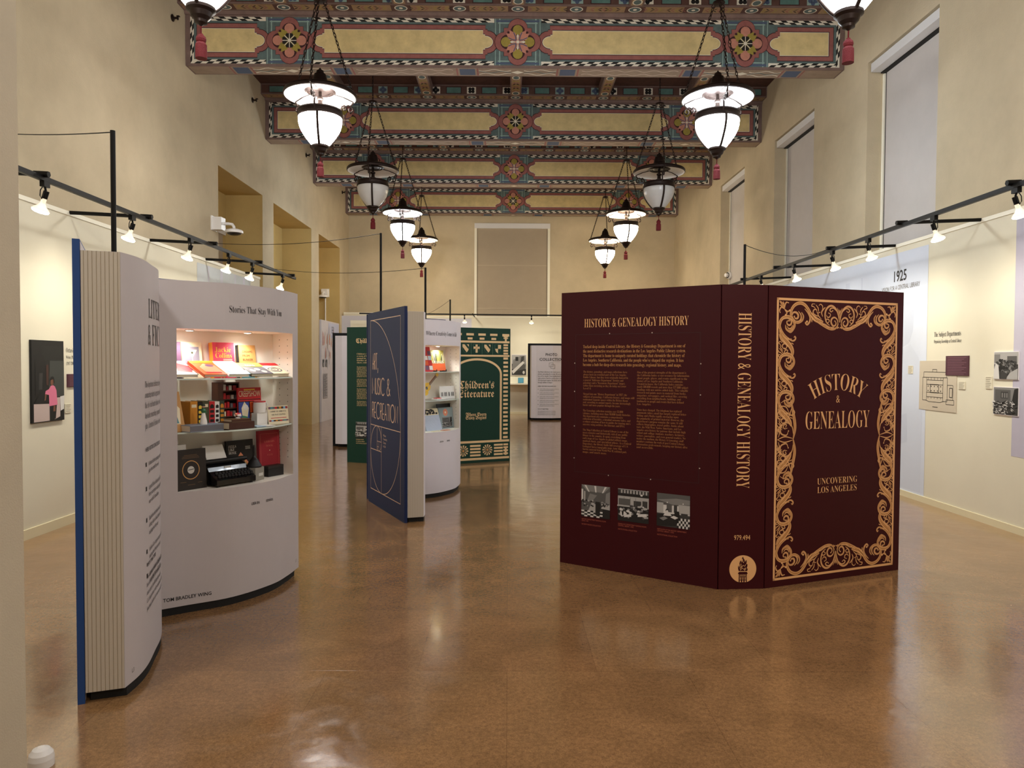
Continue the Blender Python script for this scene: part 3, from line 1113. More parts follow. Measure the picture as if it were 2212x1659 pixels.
def make_lantern(label, x, y, glassm, lit):
    z0 = LZ
    if glassm is GL_NEUTRAL and y < 6:
        glassm = GL_FRONT
    elif glassm is GL_COOL and y < 6:
        glassm = GL_FRONT_COOL
    root = thing('hanging_lantern', label, 'hanging lantern', (x, y, z0), 'lanterns hanging in two rows')
    P = lambda z: (x, y, z)
    # shallow metal dish, white inside
    b = MB()
    b.lathe([(.05, 5.125), (.20, 5.115), (.40, 5.075), (.447, 5.055), (.462, 5.035), (.462, 5.005), (.447, 4.998)], BRONZE, (x, y, 0), 40, caps=False)
    b.lathe([(.447, 4.998), (.44, 5.02), (.40, 5.04), (.20, 5.066)], ENAMEL, (x, y, 0), 40, caps=False)
    b.lathe([(.20, 5.066), (.17, 5.052), (.165, 5.064), (.13, 5.058), (.125, 5.068), (.08, 5.06), (.0, 5.065)], BRONZE, (x, y, 0), 32)
    b.build('dish', root)
    for k in range(3):
        ribs = MB()
        a = PI / 2 + PI / 3 + k * 2 * PI / 3
        ca, sa = math.cos(a), math.sin(a)
        ribs.tube([(x + ca * r, y + sa * r, z) for r, z in ((.19, 5.062), (.3, 5.05), (.44, 5.01))], .007, BRONZE, 6)
        ribs.build('dish_rib', root)
    b = MB()
    b.lathe([(.11, 5.115), (.13, 5.13), (.125, 5.16), (.10, 5.18), (.092, 5.22), (.085, 5.25), (.075, 5.285), (.05, 5.30), (.045, 5.33), (.018, 5.35), (0.0, 5.375)], BRONZE, (x, y, 0), 20)
    b.build('cap', root)
    # spindle between dish and glass
    b = MB()
    b.lathe([(.02, 5.07), (.022, 5.0), (.045, 4.985), (.045, 4.965), (.03, 4.95), (.034, 4.90), (.055, 4.89), (.05, 4.86), (.055, 4.83), (.03, 4.82)], BRONZE, (x, y, 0), 12)
    b.build('spindle', root)
    # top ring and ribbed milk glass
    b = MB()
    b.lathe([(.258, 4.745), (.258, 4.815), (.262, 4.828), (.28, 4.822), (.283, 4.805), (.275, 4.80), (.275, 4.76), (.286, 4.755), (.288, 4.735), (.278, 4.725), (.270, 4.73), (.258, 4.745)], BRONZE, (x, y, 0), 36, caps=False)
    for k in range(3):
        a = PI / 2 + k * 2 * PI / 3
        b.tube([(x + .02 * math.cos(a), y + .02 * math.sin(a), 4.83), (x + .262 * math.cos(a), y + .262 * math.sin(a), 4.805)], .009, BRONZE, 6)
    b.build('top_ring', root)
    prof = [(.268, 4.75), (.276, 4.70), (.272, 4.65), (.258, 4.60), (.235, 4.55), (.204, 4.50), (.168, 4.45), (.128, 4.40), (.096, 4.37)]
    b = MB()
    b.lathe(prof, glassm, (x, y, 0), 36, caps=False)
    b.build('glass_bowl', root)
    for k in range(3):
        a = -PI / 2 + .12 + k * 2 * PI / 3
        ca, sa = math.cos(a), math.sin(a)
        b = MB()
        b.tube([(x + ca * (r + .004), y + sa * (r + .004), z) for r, z in prof], .018, BRONZE, 6)
        b.build('glass_rib', root)
    # scroll brackets from the dish rim down to the ring
    for k in range(3):
        a = PI / 2 + PI / 3 + k * 2 * PI / 3
        ca, sa = math.cos(a), math.sin(a)
        b = MB()
        Q = [(.27, 4.77), (.285, 4.84), (.275, 4.89), (.285, 4.925), (.315, 4.935), (.34, 4.915), (.335, 4.89), (.315, 4.885), (.308, 4.905)]
        b.tube([(x + ca * r, y + sa * r, z) for r, z in Q], .0125, BRONZE, 7)
        Q = [(.335, 4.935), (.37, 4.955), (.405, 4.95), (.43, 4.925), (.43, 4.89), (.405, 4.872), (.38, 4.885), (.378, 4.91), (.395, 4.918)]
        b.tube([(x + ca * r, y + sa * r, z) for r, z in Q], .011, BRONZE, 7)
        b.tube([(x + ca * r, y + sa * r, z) for r, z in ((.40, 4.95), (.42, 4.975), (.44, 5.005))], .011, BRONZE, 7)
        b.sphere((x + ca * .315, y + sa * .315, 4.937), .02, BRONZE, 8, 5)
        b.build('scroll_bracket', root)
    # bottom cup and tassel
    b = MB()
    b.lathe([(.096, 4.385), (.112, 4.375), (.112, 4.352), (.088, 4.335), (.075, 4.30), (.05, 4.275), (.048, 4.255), (.022, 4.245), (0.0, 4.225)], BRONZE, (x, y, 0), 20)
    b.build('bottom_cup', root)
    b = MB()
    b.tube([P(4.23), P(4.20), P(4.165)], .006, TASSEL, 6)
    b.lathe([(.0, 4.18), (.014, 4.172), (.022, 4.16), (.036, 4.145), (.04, 4.128), (.037, 4.112), (.031, 4.104), (.036, 4.098), (.043, 4.085), (.0445, 4.03), (.0445, 3.977), (.0, 3.975)], TASSEL, (x, y, 0), 18)
    b.build('tassel', root)
    # hook plate, three chains and the rod to the ceiling
    b = MB()
    b.lathe([(.0, 6.26), (.03, 6.255), (.075, 6.24), (.08, 6.225), (.06, 6.21), (.0, 6.205)], IRON, (x, y, 0), 14)
    for k in range(3):
        a = PI / 2 + PI / 3 + k * 2 * PI / 3
        b.tube([(x + .07 * math.cos(a) + .022 * math.cos(t), y + .07 * math.sin(a), 6.2 + .022 * math.sin(t)) for t in [i * PI / 4 for i in range(8)]], .006, IRON, 5, closed=True)
    b.build('hook_plate', root)
    def links(b, p, q, n, ln, r):
        p, q = Vector(p), Vector(q)
        t = (q - p).normalized()
        x1 = t.orthogonal().normalized()
        y1 = t.cross(x1)
        for i in range(n):
            o = p + (q - p) * (i + .5) / n
            d = x1 if i % 2 else y1
            b.tube([o + t * ln * math.cos(g) + d * .014 * math.sin(g) for g in [s * PI / 4 for s in range(8)]], r, IRON, 4, closed=True)
    for k in range(3):
        a = PI / 2 + PI / 3 + k * 2 * PI / 3
        b = MB()
        links(b, (x + .07 * math.cos(a), y + .07 * math.sin(a), 6.19), (x + .462 * math.cos(a), y + .462 * math.sin(a), 5.04), 24, .033, .0056)
        b.sphere((x + .468 * math.cos(a), y + .468 * math.sin(a), 5.03), .02, BRONZE, 8, 5)
        b.build('chain', root)
    b = MB()
    links(b, (x, y, 6.25), (x, y, ZC - .06), 16, .036, .006)
    b.lathe([(.0, ZC - .07), (.05, ZC - .065), (.07, ZC - .04), (.075, ZC - .002), (0, ZC - .002)], IRON, (x, y, 0), 14)
    b.build('ceiling_chain', root)
    return root


_lit = {('L', 0): GL_NEUTRAL, ('L', 1): GL_NEUTRAL, ('L', 2): None, ('L', 3): GL_COOL, ('L', 4): GL_WARM,
        ('R', 0): GL_COOL, ('R', 1): GL_COOL, ('R', 2): None, ('R', 3): GL_WARM, ('R', 4): GL_WARM}
_word = ('cut off by the top edge of the picture', 'the largest one seen whole', 'switched off and dark',
         'the first lit one behind the dark lantern', 'the farthest of its row')
for side, x in (('L', LANTERN_X[0]), ('R', LANTERN_X[1])):
    for k, y in enumerate(LANTERN_Y):
        g = _lit[(side, k)]
        make_lantern('bronze lantern with red tassel, %s row, %s' % ('left' if side == 'L' else 'right', _word[k]),
                     x, y, g or GL_OFF, g is not None)

# ================================================================ EXHIBIT WALLS AND THEIR TRACK LIGHTS
LWX, RWX, BWY, WH = -4.245, 4.775, 22.6, 3.02
SKYB = mat('mural_pale_blue', '#CFD6E4', .75, var=.05, vscale=.9)
SKYD = mat('mural_haze', '#B9C1D2', .75)
LAV = mat('mural_lavender', '#B4AFBE', .75, var=.06, vscale=1.2)
LAVB = mat('panel_lavender', '#C9C8D2', .75)


def exhibit_wall(name, label, loc, boxes, cap, base, pics):
    root = thing(name, label, 'display wall', loc)
    b = MB()
    for bx in boxes:
        b.box(*bx, PANELW)
    b.build('panel', root)
    b = MB()
    b.box(*cap, CAPW)
    b.build('cap_rail', root)
    b = MB()
    b.box(*base, CREAMR)
    b.build('baseboard', root)
    for nm, mb in pics:
        mb.build(nm, root)
    return root


FL = Frame((LWX, 0, 0), (0, 1, 0), (0, 0, 1))      # u = +y, n = +x into the room
FR = Frame((RWX, 0, 0), (0, -1, 0), (0, 0, 1))     # u = -y, n = -x into the room
FB = Frame((0, BWY, 0), (1, 0, 0), (0, 0, 1))      # u = x, n = -y

m = MB()
m.rect(FL, 9.95, 12.0, .06, 2.93, .002, mat('mural_grey_blue', '#C3C8C9', .75, var=.08, vscale=1.5))
for a, w in ((10.3, .05), (10.75, .09), (11.3, .06), (11.65, .1)):
    m.rect(FL, a, a + w, .06, 2.93, .003, LAVB)
exhibit_wall('exhibit_wall', 'long cream display wall with track lights behind the blue open book', (LWX - .06, 7.5, 0),
             [(LWX - .12, LWX, 2.4, 12.45, 0, WH - .04)], (LWX - .13, LWX + .008, 2.4, 12.46, WH - .04, WH),
             (LWX - .001, LWX + .014, 2.4, 12.45, 0, .09), [('mural', m)])

m = MB()
m.rect(FR, -13.2, -8.279, .02, 2.95, .002, SKYB)
m.rect(FR, -6.85, -4.2, .72, 2.99, .002, LAV)
# pale photographic mural: a standing figure seen in profile before a skyline
def sil(pts, c, mt, F=FR):
    m.poly(F, pts, c, mt)
HAZE1 = mat('mural_figure', '#C2C9D8', .75)
HAZE2 = mat('mural_figure_coat', '#CAD1DF', .75)
cx = -8.85
sil([(cx - .12, 2.22), (cx + .02, 2.34), (cx + .22, 2.33), (cx + .30, 2.2), (cx + .28, 1.98), (cx + .20, 1.84), (cx + .03, 1.78), (cx - .06, 1.84), (cx - .07, 1.95), (cx - .13, 1.98), (cx - .08, 2.08)], .003, HAZE1)
sil([(cx - .1, 1.74), (cx + .24, 1.82), (cx + .42, 1.66), (cx + .5, 1.2), (cx + .5, .1), (cx - .18, .1), (cx - .2, 1.2)], .003, HAZE2)
sil([(cx - .02, .95), (cx + .18, 1.0), (cx + .2, .66), (cx + .05, .62)], .004, HAZE1)
sil([(cx - .9, .1), (cx - .2, .1), (cx - .22, .9), (cx - .5, .95), (cx - .9, .6)], .0035, HAZE1)
for a, h, w in ((-12.9, 2.3, .3), (-12.2, 2.5, .25), (-11.3, 2.62, .16), (-10.3, 2.72, .12), (-10.08, 2.6, .05), (-9.85, 2.75, .04)):
    m.rect(FR, a, a + w, .05, h, .003, mat('mural_tower', '#C3CADA', .75))
text(m, FR, '1925', -8.88, 2.604, .2, INK, 'B', caph=.13, width=.32, align='c', c=.004)
text(m, FR, 'VISION FOR A CENTRAL LIBRARY', -8.87, 2.50, .1, GREYINK, 'N', caph=.055, width=.86, align='c', c=.004)
text(m, FR, 'The Subject Departments', -8.14, 1.893, .1, INK, 'S', caph=.055, width=.487, c=.002)
text(m, FR, 'Organizing Knowledge at Central Library', -8.14, 1.823, .1, INK, 'S', caph=.038, width=.5, c=.002)
exhibit_wall('exhibit_wall', 'long cream display wall with the pale blue 1925 mural behind the maroon book', (RWX + .06, 9.5, 0),
             [(RWX, RWX + .12, 3.4, 15.5, 0, WH)], (RWX - .008, RWX + .13, 3.4, 15.51, WH, WH + .04),
             (RWX - .014, RWX + .001, 3.4, 15.5, 0, .07), [('mural', m)])

m = MB()
m.rect(FB, -3.2, -1.15, .06, 2.95, .002, LAVB)
exhibit_wall('exhibit_wall', 'cream display wall across the far end under the large blind', (.5, BWY + .06, 0),
             [(-3.3, XR - .01, BWY, BWY + .1, 0, 2.99)], (-3.3, XR - .01, BWY - .008, BWY + .11, 2.99, 3.03),
             (-3.3, XR - .01, BWY - .012, BWY + .001, 0, .06), [('mural', m)])
m = MB()
FB2 = Frame((0, 21.75, 0), (1, 0, 0), (0, 0, 1))
m.rect(FB2, -5.02, -3.3, .06, 2.97, .002, LAVB)
m.rect(FB2, -4.72, -4.2, 2.55, 2.83, .003, CAPW)
exhibit_wall('exhibit_wall', 'short return of the far display wall, beside the last wall niche', (-4.4, 21.8, 0),
             [(-5.62 + .7, -3.3, 21.75, 21.85, 0, 3.03)], (-5.62 + .7, -3.3, 21.742, 21.86, 3.03, 3.07),
             (-5.62 + .7, -3.3, 21.738, 21.751, 0, .06), [('mural', m)])
# mural panel stood in the last niche
root = thing('mural_panel', 'tall mural panel with crowd scene and text standing against the far left niche', 'display panel', (XL, 20, 0))
FM = Frame((XL + .06, 0, 0), (0, 1, 0), (0, 0, 1))
b = MB()
b.box(XL + .005, XL + .06, 19.16, 21.15, 0.0, 2.70, mat('mural_panel_grey', '#C4BFC4', .75, var=.06, vscale=1.5))
b.build('panel', root)
m = MB()
m.rect(FM, 19.9, 21.1, 2.25, 2.66, .002, mat('mural_panel_sky', '#B8BCD4', .75))
rnd = random.Random(5)
for i in range(46):
    a, z = 19.2 + rnd.random() * 1.6, 1.35 + rnd.random() * .9
    m.poly(FM, [(a, z), (a + .06, z + .02), (a + .08, z + .3 * rnd.random() + .1), (a + .02, z + .2)], .002 + .0002 * i, rnd.choice((LAV, LAVB, SALMON, mat('mural_beige', '#B9AFA6', .8))))
for i, r in enumerate(('CENTRAL', 'LIBRARY', 'RE-OPENS')):
    text(m, FM, r, 20.35, 2.52 - i * .07, .09, INK, 'N', caph=.045, align='c', c=.013)
for a in (19.25, 19.55):
    photo_print(m, FM, a, a + .17, 1.46, 1.65, 'x', seed=int(a * 10), c=.013)
m.rect(FM, 19.3, 19.75, .62, 1.28, .012, mat('mural_text_grey', '#A09CA0', .8))
for i in range(22):
    m.rect(FM, 19.34, 19.7 - .05 * (i % 3), 1.24 - i * .027, 1.25 - i * .027, .013, INK)
m.build('mural', root)


# ---- lighting track with arms; each lamp is its own thing
def track(label, pts, arms, loc):
    root = thing('lighting_track', label, 'lighting track', loc)
    b = MB()
    for p, q in zip(pts, pts[1:]):
        p, q = Vector(p), Vector(q)
        u = (q - p).normalized()
        F = Frame(p, u, Vector((0, 0, 1)).cross(u) * -1)
        F.n = Vector((0, 0, 1))
        b.box(0, (q - p).length, -.018, .018, -.018, .018, BLACK, F)
        b.box(0, (q - p).length, -.004, .004, -.0195, .019, mat('track_slot_grey', '#242226', .4), F)
    b.build('rail', root)
    for p, q in arms:
        p, q = Vector(p), Vector(q)
        b = MB()
        b.tube([p, p + (q - p) * .5, q], .019, BLACK, 6)
        e = (q - p).normalized()
        b.tube([q - e * .06, q + e * .05], .024, BLACK, 6)
        b.build('arm', root)
    return root


tx, tz = -3.497, 2.945
track('black lighting track on arms along the top of the left display wall', [(tx, 4.2, tz), (tx, 11.95, tz)],
      [((LWX, y, WH - .01), (tx, y, tz + .03)) for y in (5.50, 7.08, 8.65, 10.23, 11.76)], (tx, 8, tz))
rx, rz = 3.964, 2.985
track('black lighting track on arms along the top of the right display wall', [(rx, 4.6, rz), (rx, 13.6, rz)],
      [((RWX, y, WH + .03), (rx, y, rz + .03)) for y in (5.74, 7.37, 8.99, 10.78, 12.3)], (rx, 9, rz))
track('black lighting track along the top of the far display wall', [(-4.3, 21.75 - .75, 2.99), (XR - .3, 21.75 - .15, 2.985)],
      [((-1.06, BWY, 3.02), (-1.06, 21.42, 3.01)), ((2.2, BWY, 3.02), (2.2, 21.3, 3.01))], (0, 21.5, 2.98))

BULB_GLOW = mat('lit_bulb_face', '#FFFFFF', .4, emit=30, ecol=(1, .90, .68))
BULB_NECK = mat('bulb_neck', '#E8E2D6', .15, emit=.5, ecol=(1, .85, .6))


def make_spot(label, p, aim, group):
    """p: point on the track above the lamp"""
    x, y, z = p
    root = thing('track_spotlight', label, 'track light', (x, y, z - .03), group)
    A = Vector(aim) - Vector((x, y, z - .15))
    A.normalize()
    b = MB()
    b.box(x - .018, x + .018, y - .035, y + .035, z - .06, z - .019, BLACK)
    b.tube([(x, y, z - .06), (x, y + .012, z - .085)], .008, BLACK, 6)
    b.build('track_adapter', root)
    o = Vector((x, y + .02, z - .085))
    b = MB()
    b.tube([o, o + A * .06], .021, BLACK, 10)
    b.build('lamp_holder', root)
    b = MB()
    s = o + Vector((-.0, -.03, 0))
    b.tube([s + Vector((.0, -.02, .02)), s + Vector((.0, -.045, -.01)), s + Vector((0, -.05, -.05)), s + Vector((0, -.03, -.07)), s + Vector((0, -.01, -.04)), s + Vector((0, .015, .012))], .004, BLACK, 5)
    b.build('cord', root)
    b = MB()
    q = o + A * .06
    b.lathe([(.018, 0), (.019, .035), (.034, .06), (.055, .078), (.061, .09)], BULB_NECK, q, 18, axis=A)
    bulb = b.build('bulb', root)
    b = MB()
    b.lathe([(.061, .09), (.056, .104), (.036, .112), (0, .115)], BULB_GLOW, q, 18, axis=A)
    b.build('lit_face', bulb)
    e = q + A * .125
    lamp_light('spot_beam', e, 34, (1.0, .93, .78), .06, 'SPOT', e + A, spot=2.75, blend=1.0)
    return root


for i, (y, w) in enumerate(((5.53, 'the nearest one, beside the pillar'), (6.80, 'beside the pole of the blue book'), (8.04, 'third from the pillar'),
                            (9.14, 'fourth from the pillar'), (9.97, 'fifth from the pillar, angled inward'), (11.30, 'the last one at the end of the track'))):
    make_spot('lit track light on the left track, ' + w, (tx, y, tz), (LWX, y, .6), 'track lights on the left display wall')
for i, (y, w) in enumerate(((5.70, 'cut off by the right edge of the picture'), (6.80, 'second, beside the wall panel seam'), (8.04, 'third, by the year on the mural'),
                            (8.93, 'fourth from the near end'), (10.13, 'fifth, above the gold-bordered maroon cover'), (11.45, 'the last, half hidden by the maroon book'))):
    make_spot('lit track light on the right track, ' + w, (rx, y, rz), (RWX, y, .6), 'track lights on the right display wall')
for x, w in ((-1.285, 'above the top of the green book'), (.67, 'right of the green book')):
    t = (x + 4.3) / (XR - .3 + 4.3)
    make_spot('small black track light on the far display wall, ' + w, (x, 21.0 + .6 * t, 2.99 - .005 * t), (x, BWY, .8), 'track lights on the far display wall')
# two unseen spots added behind the giant books to light the far wall
for x in (-2.8, 2.9):
    lamp_light('spot_beam', (x, 21.4, 2.8), 45, (1.0, .93, .78), .06, 'SPOT', (x, BWY, .8), spot=2.75, blend=1.0)

# ---- fittings of the room walls
for y, w in ((10.886, 'nearest, above the first beam end'), (14.237, 'second, between the first two beams'), (17.968, 'third along the wall'), (21.833, 'farthest, beside the last beam')):
    b = MB()
    z = 6.64
    b.lathe([(.05, 0), (.052, .012), (.03, .022), (.018, .03), (.016, .07), (.03, .075), (.03, .085), (0, .09)], BRONZE, (XL, y, z), 14, axis=(1, 0, 0))
    b.box(XL + .07, XL + .11, y - .02, y + .02, z + .02, z + .03, BRONZE)
    tag(b.build('wall_sprinkler', loc=(XL, y, z)), 'small dark sprinkler head high on the left wall, ' + w, 'sprinkler', 'sprinkler heads on the left wall')


def dome_camera(label, o, n, conduit=None):
    o, n = Vector(o), Vector(n)
    root = thing('dome_camera', label, 'security camera', o, 'white dome cameras')
    side = Vector((0, 0, 1)).cross(n)
    F = Frame(o, side, (0, 0, 1))
    F.n = n
    b = MB()
    b.box(-.11, .11, -.12, .12, 0, .02, PLASTICW, F)
    b.box(-.09, .09, -.11, .10, .02, .17, PLASTICW, F)
    b.build('mount_box', root)
    b = MB()
    b.tube([F(0, .0, .16), F(0, .0, .26), F(0, -.01, .32), F(0, -.05, .345), F(0, -.10, .35)], .025, PLASTICW, 10)
    b.build('arm', root)
    b = MB()
    c = F(0, -.10, .35)
    b.lathe([(0, .02), (.06, .015), (.13, -.005), (.145, -.02), (.145, -.055), (.12, -.06)], PLASTICW, c, 24)
    b.build('housing', root)
    b = MB()
    b.lathe([(.12, -.058), (.105, -.075), (.06, -.092), (0, -.098)], PLASTICD, c, 20)
    b.build('dome', root)
    if conduit:
        b = MB()
        b.tube([F(0, -.12, .03), F(0, -conduit, .03)], .02, PLASTICW, 8)
        b.build('conduit', root)
    return root


dome_camera('white dome security camera on a box arm beside the first wall niche', (XL, 12.33, 3.90), (1, 0, 0))
dome_camera('white dome security camera over a thin conduit in the far wall niche', (-5.40, 21.52, 3.62), (0, -1, 0), 1.0)
b = MB()
b.lathe([(.09, 0), (.09, .05), (.07, .08), (.05, .085), (.045, .14), (.0, .145)], [PLASTICW, PLASTICW, PLASTICD, PLASTICW, PLASTICW], (XR + .22, 17.72, 3.735), 18, axis=(-1, -.45, 0))
tag(b.build('wall_camera', loc=(XR + .2, 17.72, 3.735)), 'small round white camera on the far right window jamb', 'security camera')
b = MB()
b.lathe([(.045, 0), (.046, .03), (.042, .05), (.03, .066), (.012, .074), (0, .075)], PLASTICW, (-1.815, 2.80, 0), 18)
tag(b.build('door_stop', loc=(-1.815, 2.80, 0)), 'small white rounded door stop on the floor at the pillar foot', 'door stop')

# ================================================================ GIANT BOOKS
BH = 2.13

# ---- maroon History book: two boards and a spine
HA, HB, HC, HD = (.413, 5.73), (1.473, 5.039), (1.806, 5.061), (3.015, 5.543)
root = thing('giant_book', 'giant maroon and gold History and Genealogy book standing open, spine towards the viewer', 'book display', (1.65, 5.3, 0))


def board_frame(A, B):
    return Frame((A[0], A[1], 0), (B[0] - A[0], B[1] - A[1], 0), (0, 0, 1))


def board(name, A, B, parent, m, t=.05, gap=.004):
    F = board_frame(A, B)
    L = math.hypot(B[0] - A[0], B[1] - A[1])
    b = MB()
    b.box(gap, L - gap, 0.0, BH, -t, 0, m, F)
    return b.build(name, parent), F, L


cover, F, L = board('back_cover', HA, HB, root, MAROON)
m = MB()
text(m, F, 'HISTORY & GENEALOGY HISTORY', .204, 1.855, 1, GOLD, 'S', caph=.066, width=.83)
m.build('title_lettering', cover)
m = MB()
for a0, a1, b0, b1 in ((.130, 1.122, 1.799, 1.802), (.130, 1.122, .732, .735), (.130, .133, .732, 1.802), (1.119, 1.122, .732, 1.802)):
    m.rect(F, a0, a1, b0, b1, .001, MAROON_L)
for a in (.125, 1.126):
    for z in (1.58, 1.36, 1.09, .84):
        m.disc(F, a, z, .0045, .002, WAVEP, 8)
for a in (.42, .76):
    for z in (1.805, .728):
        m.disc(F, a, z, .0045, .002, WAVEP, 8)
m.build('text_panel_outline', cover)
m = MB()
P1 = ("Tucked deep inside Central Library, the History & Genealogy Department is one of", "the most distinctive research destinations in the Los Angeles Public Library system.",
      "The department is home to uniquely curated holdings that chronicle the history of", "Los Angeles, Southern California, and the people who've shaped the region. It has", "become a hub for deep-dive research into genealogy, regional history, and maps.")
for i, r in enumerate(P1):
    text(m, F, r, .196, 1.696 - i * .0345, .052, GOLDM, 'S', width=(.815, .82, .81, .805, .79)[i])
C1 = ("The history, genealogy, and maps collections have", "always been an essential part of the Los Angeles", "Public Library, but they were originally housed in", "a general \"Reference Department\" (history and",
      "genealogy) and a \"Documents Department\" (maps),", "rather than coexisting as they do today on Lower", "Level 4.", "", "Merged into one \"History Department\" in 1927, the", "subjects of genealogy, California history, and maps still",
      "maintained separate spaces within the History Room", "and, according to annual reports, became increasingly", "busier and more popular through the years.", "", "The Genealogy collection contains over 52,000", "volumes, including more than 10,000 family histories.",
      "The department also maintains a comprehensive", "collection of heraldry, a detailed surname index, and", "a robust selection of how-to guides for tracing one's", "ancestry using archives, the Internet, and DNA.", "", "The Map Collection at Central Library is one of the",
      "most extensive and historically rich of any public", "library in the country. It spans everything from", "early maps of Los Angeles to global military maps,", "nautical charts, and specialized atlases. As a Federal", "Depository, the library holds full coverage of U.S.",
      "Geological Survey topographic maps, Army Map", "Service material from World War II, national park", "maps, and much more.")
C2 = ("One of the greatest strengths of the department is", "the California Index--a vast resource for information", "about people, places, and events significant to the", "history of Los Angeles and Southern California.", "Created in-house, the California Index contains",
      "nearly 600,000 records and more than 137,000 subject", "headings with new entries added daily. This valuable", "research tool points users to material from books,", "magazines, newspapers, and vertical files, covering", "everything from neighborhoods, buildings, and",
      "landmarks to people and events that have defined", "Los Angeles.", "", "Times have changed. The telephone has replaced", "pneumatic tubes; email has largely replaced letter-", "writing; and eMedia rapidly encroaches upon", "the popularity of printed material. However, the",
      "department's purpose remains the same. It still", "collects biographies, travel guides, books about", "wars, the Wild West, Native Americans, and Los", "Angeles area history for patrons that include high", "school and college students, teachers, lecturers,",
      "writers, journalists, and even general readers. No", "matter the medium, the History & Genealogy staff", "members continue the work of past Central Library", "information professionals, keeping our history alive", "and accessible.")
for col, a, lead in ((C1, .199, .0214), (C2, .646, .0213)):
    for i, r in enumerate(col):
        if r:
            text(m, F, r, a, 1.507 - i * lead, .034, GOLDD, 'S', sx=.92 if len(r) < 30 else .92, width=.36 * len(r) / 48 if len(r) > 20 else None)
m.build('body_text', cover)
for i, (a, t) in enumerate(((.195, ("HISTORY DEPARTMENT READING ROOM,", "CIRCA 1930", "", "SECURITY PACIFIC COLLECTION")), (.503, ("GENEALOGY DEPARTMENT READING ROOM,", "CENTRAL LIBRARY, 1930S", "", "INSTITUTIONAL COLLECTION")),
                            (.815, ("MAP ROOM OF THE HISTORY DEPARTMENT,", "CENTRAL LIBRARY, 1930S", "", "INSTITUTIONAL COLLECTION")))):
    m = MB()
    for j, r in enumerate(t):
        if r:
            text(m, F, r, a, .366 - j * .0135, .02, mat('caption_rust', '#A8523C', .7), 'N', sx=.75)
    m.build('photo_caption', cover)
for a0, a1, z0, z1, kind in ((.193, .436, .393, .639, 'hall'), (.501, .748, .396, .638, 'reading'), (.812, 1.06, .395, .636, 'office')):
    p = MB()
    photo_print(p, F, a0, a1, z0, z1, kind, seed=len(kind), c=.002)
    p.build('photograph', cover)

spine, F, L = board('spine', HB, HC, root, MAROON)
m = MB()
SP = Frame(F(.170, 1.937), -F.v, F.u)      # reads downwards
text(m, SP, 'HISTORY & GENEALOGY HISTORY', 0, -.047, 1, GOLD, 'S', caph=.094, width=1.225)
m.build('title_lettering', spine)
m = MB()
text(m, F, '979.494', .170, .347, 1, GOLD, 'N', caph=.034, width=.118, align='c')
m.build('call_number', spine)
m = MB()
m.disc(F, .178, .142, .097, .0015, GOLD, 48)
T = lambda pts, c=.003, mt=MAROON: m.poly(F, [(.178 + x * .097, .142 + z * .097) for x, z in pts], c, mt)
T([(-.36, -.36), (.36, -.36), (.34, -.28), (.28, -.2), (-.28, -.2), (-.34, -.28)])
T([(-.30, -1.0), (.30, -1.0), (.29, -.36), (-.29, -.36)], .0032)
for x in (-.18, 0, .18):
    T([(x - .05, -.95), (x + .05, -.95), (x + .03, -.82), (x - .03, -.82)], .0038, GOLD)
    T([(x - .055, -.58), (x - .025, -.58), (x - .015, -.78), (x - .045, -.78)], .0038, GOLD)
    T([(x + .055, -.58), (x + .025, -.58), (x + .015, -.78), (x + .045, -.78)], .0038, GOLD)
T([(-.26, -.52), (.26, -.52), (.26, -.5), (-.26, -.5)], .0038, GOLD)
for i in range(6):
    T([(-.24 + i * .08, -.46), (-.17 + i * .08, -.46), (-.205 + i * .08, -.38)], .0038, GOLD)
flame = [(-.3, -.14), (-.35, .0), (-.36, .16), (-.30, .28), (-.29, .1), (-.22, .26), (-.26, .42), (-.2, .6), (-.13, .62), (-.15, .45), (-.06, .6), (-.08, .78), (.0, .92), (.03, .8), (.12, .66), (.14, .5), (.2, .62), (.26, .66), (.27, .5), (.25, .34), (.34, .36), (.33, .2), (.28, .06), (.36, .02), (.33, -.14)]
T(flame)
for pts in ([(-.22, .02), (-.14, .2), (-.16, .4)], [(-.05, .75), (-.02, .55), (.06, .45)], [(-.12, .1), (.0, .28), (.14, .2), (.2, .34)], [(-.2, -.08), (-.06, .08), (.08, -.02), (.2, .1)], [(.12, -.12), (.16, .0), (.24, .0)]):
    m.ribbon(F, [(.178 + x * .097, .142 + z * .097) for x, z in pts], .004, .0038, GOLD)
m.build('torch_emblem', spine)

cover, F, L = board('front_cover', HC, HD, root, MAROON)
m = MB()
f0, f1, g0, g1 = .075, 1.235, .047, 2.046
for d, w in ((0, .017),):
    for a0, a1, b0, b1 in ((f0, f1, g1 - w, g1), (f0, f1, g0, g0 + w), (f0, f0 + w, g0, g1), (f1 - w, f1, g0, g1)):
        m.rect(F, a0, a1, b0, b1, .0015, GOLD)


def spline(pts, n=10):
    """Catmull-Rom through pts"""
    out = []
    P = [(2 * pts[0][0] - pts[1][0], 2 * pts[0][1] - pts[1][1])] + list(pts) + [(2 * pts[-1][0] - pts[-2][0], 2 * pts[-1][1] - pts[-2][1])]
    for i in range(1, len(P) - 2):
        for j in range(n):
            t = j / n
            q = []
            for k in (0, 1):
                a, b_, c_, d = P[i - 1][k], P[i][k], P[i + 1][k], P[i + 2][k]
                q.append(.5 * (2 * b_ + (c_ - a) * t + (2 * a - 5 * b_ + 4 * c_ - d) * t * t + (3 * b_ - a - 3 * c_ + d) * t ** 3))
            out.append(tuple(q))
    out.append(pts[-1])
    return out


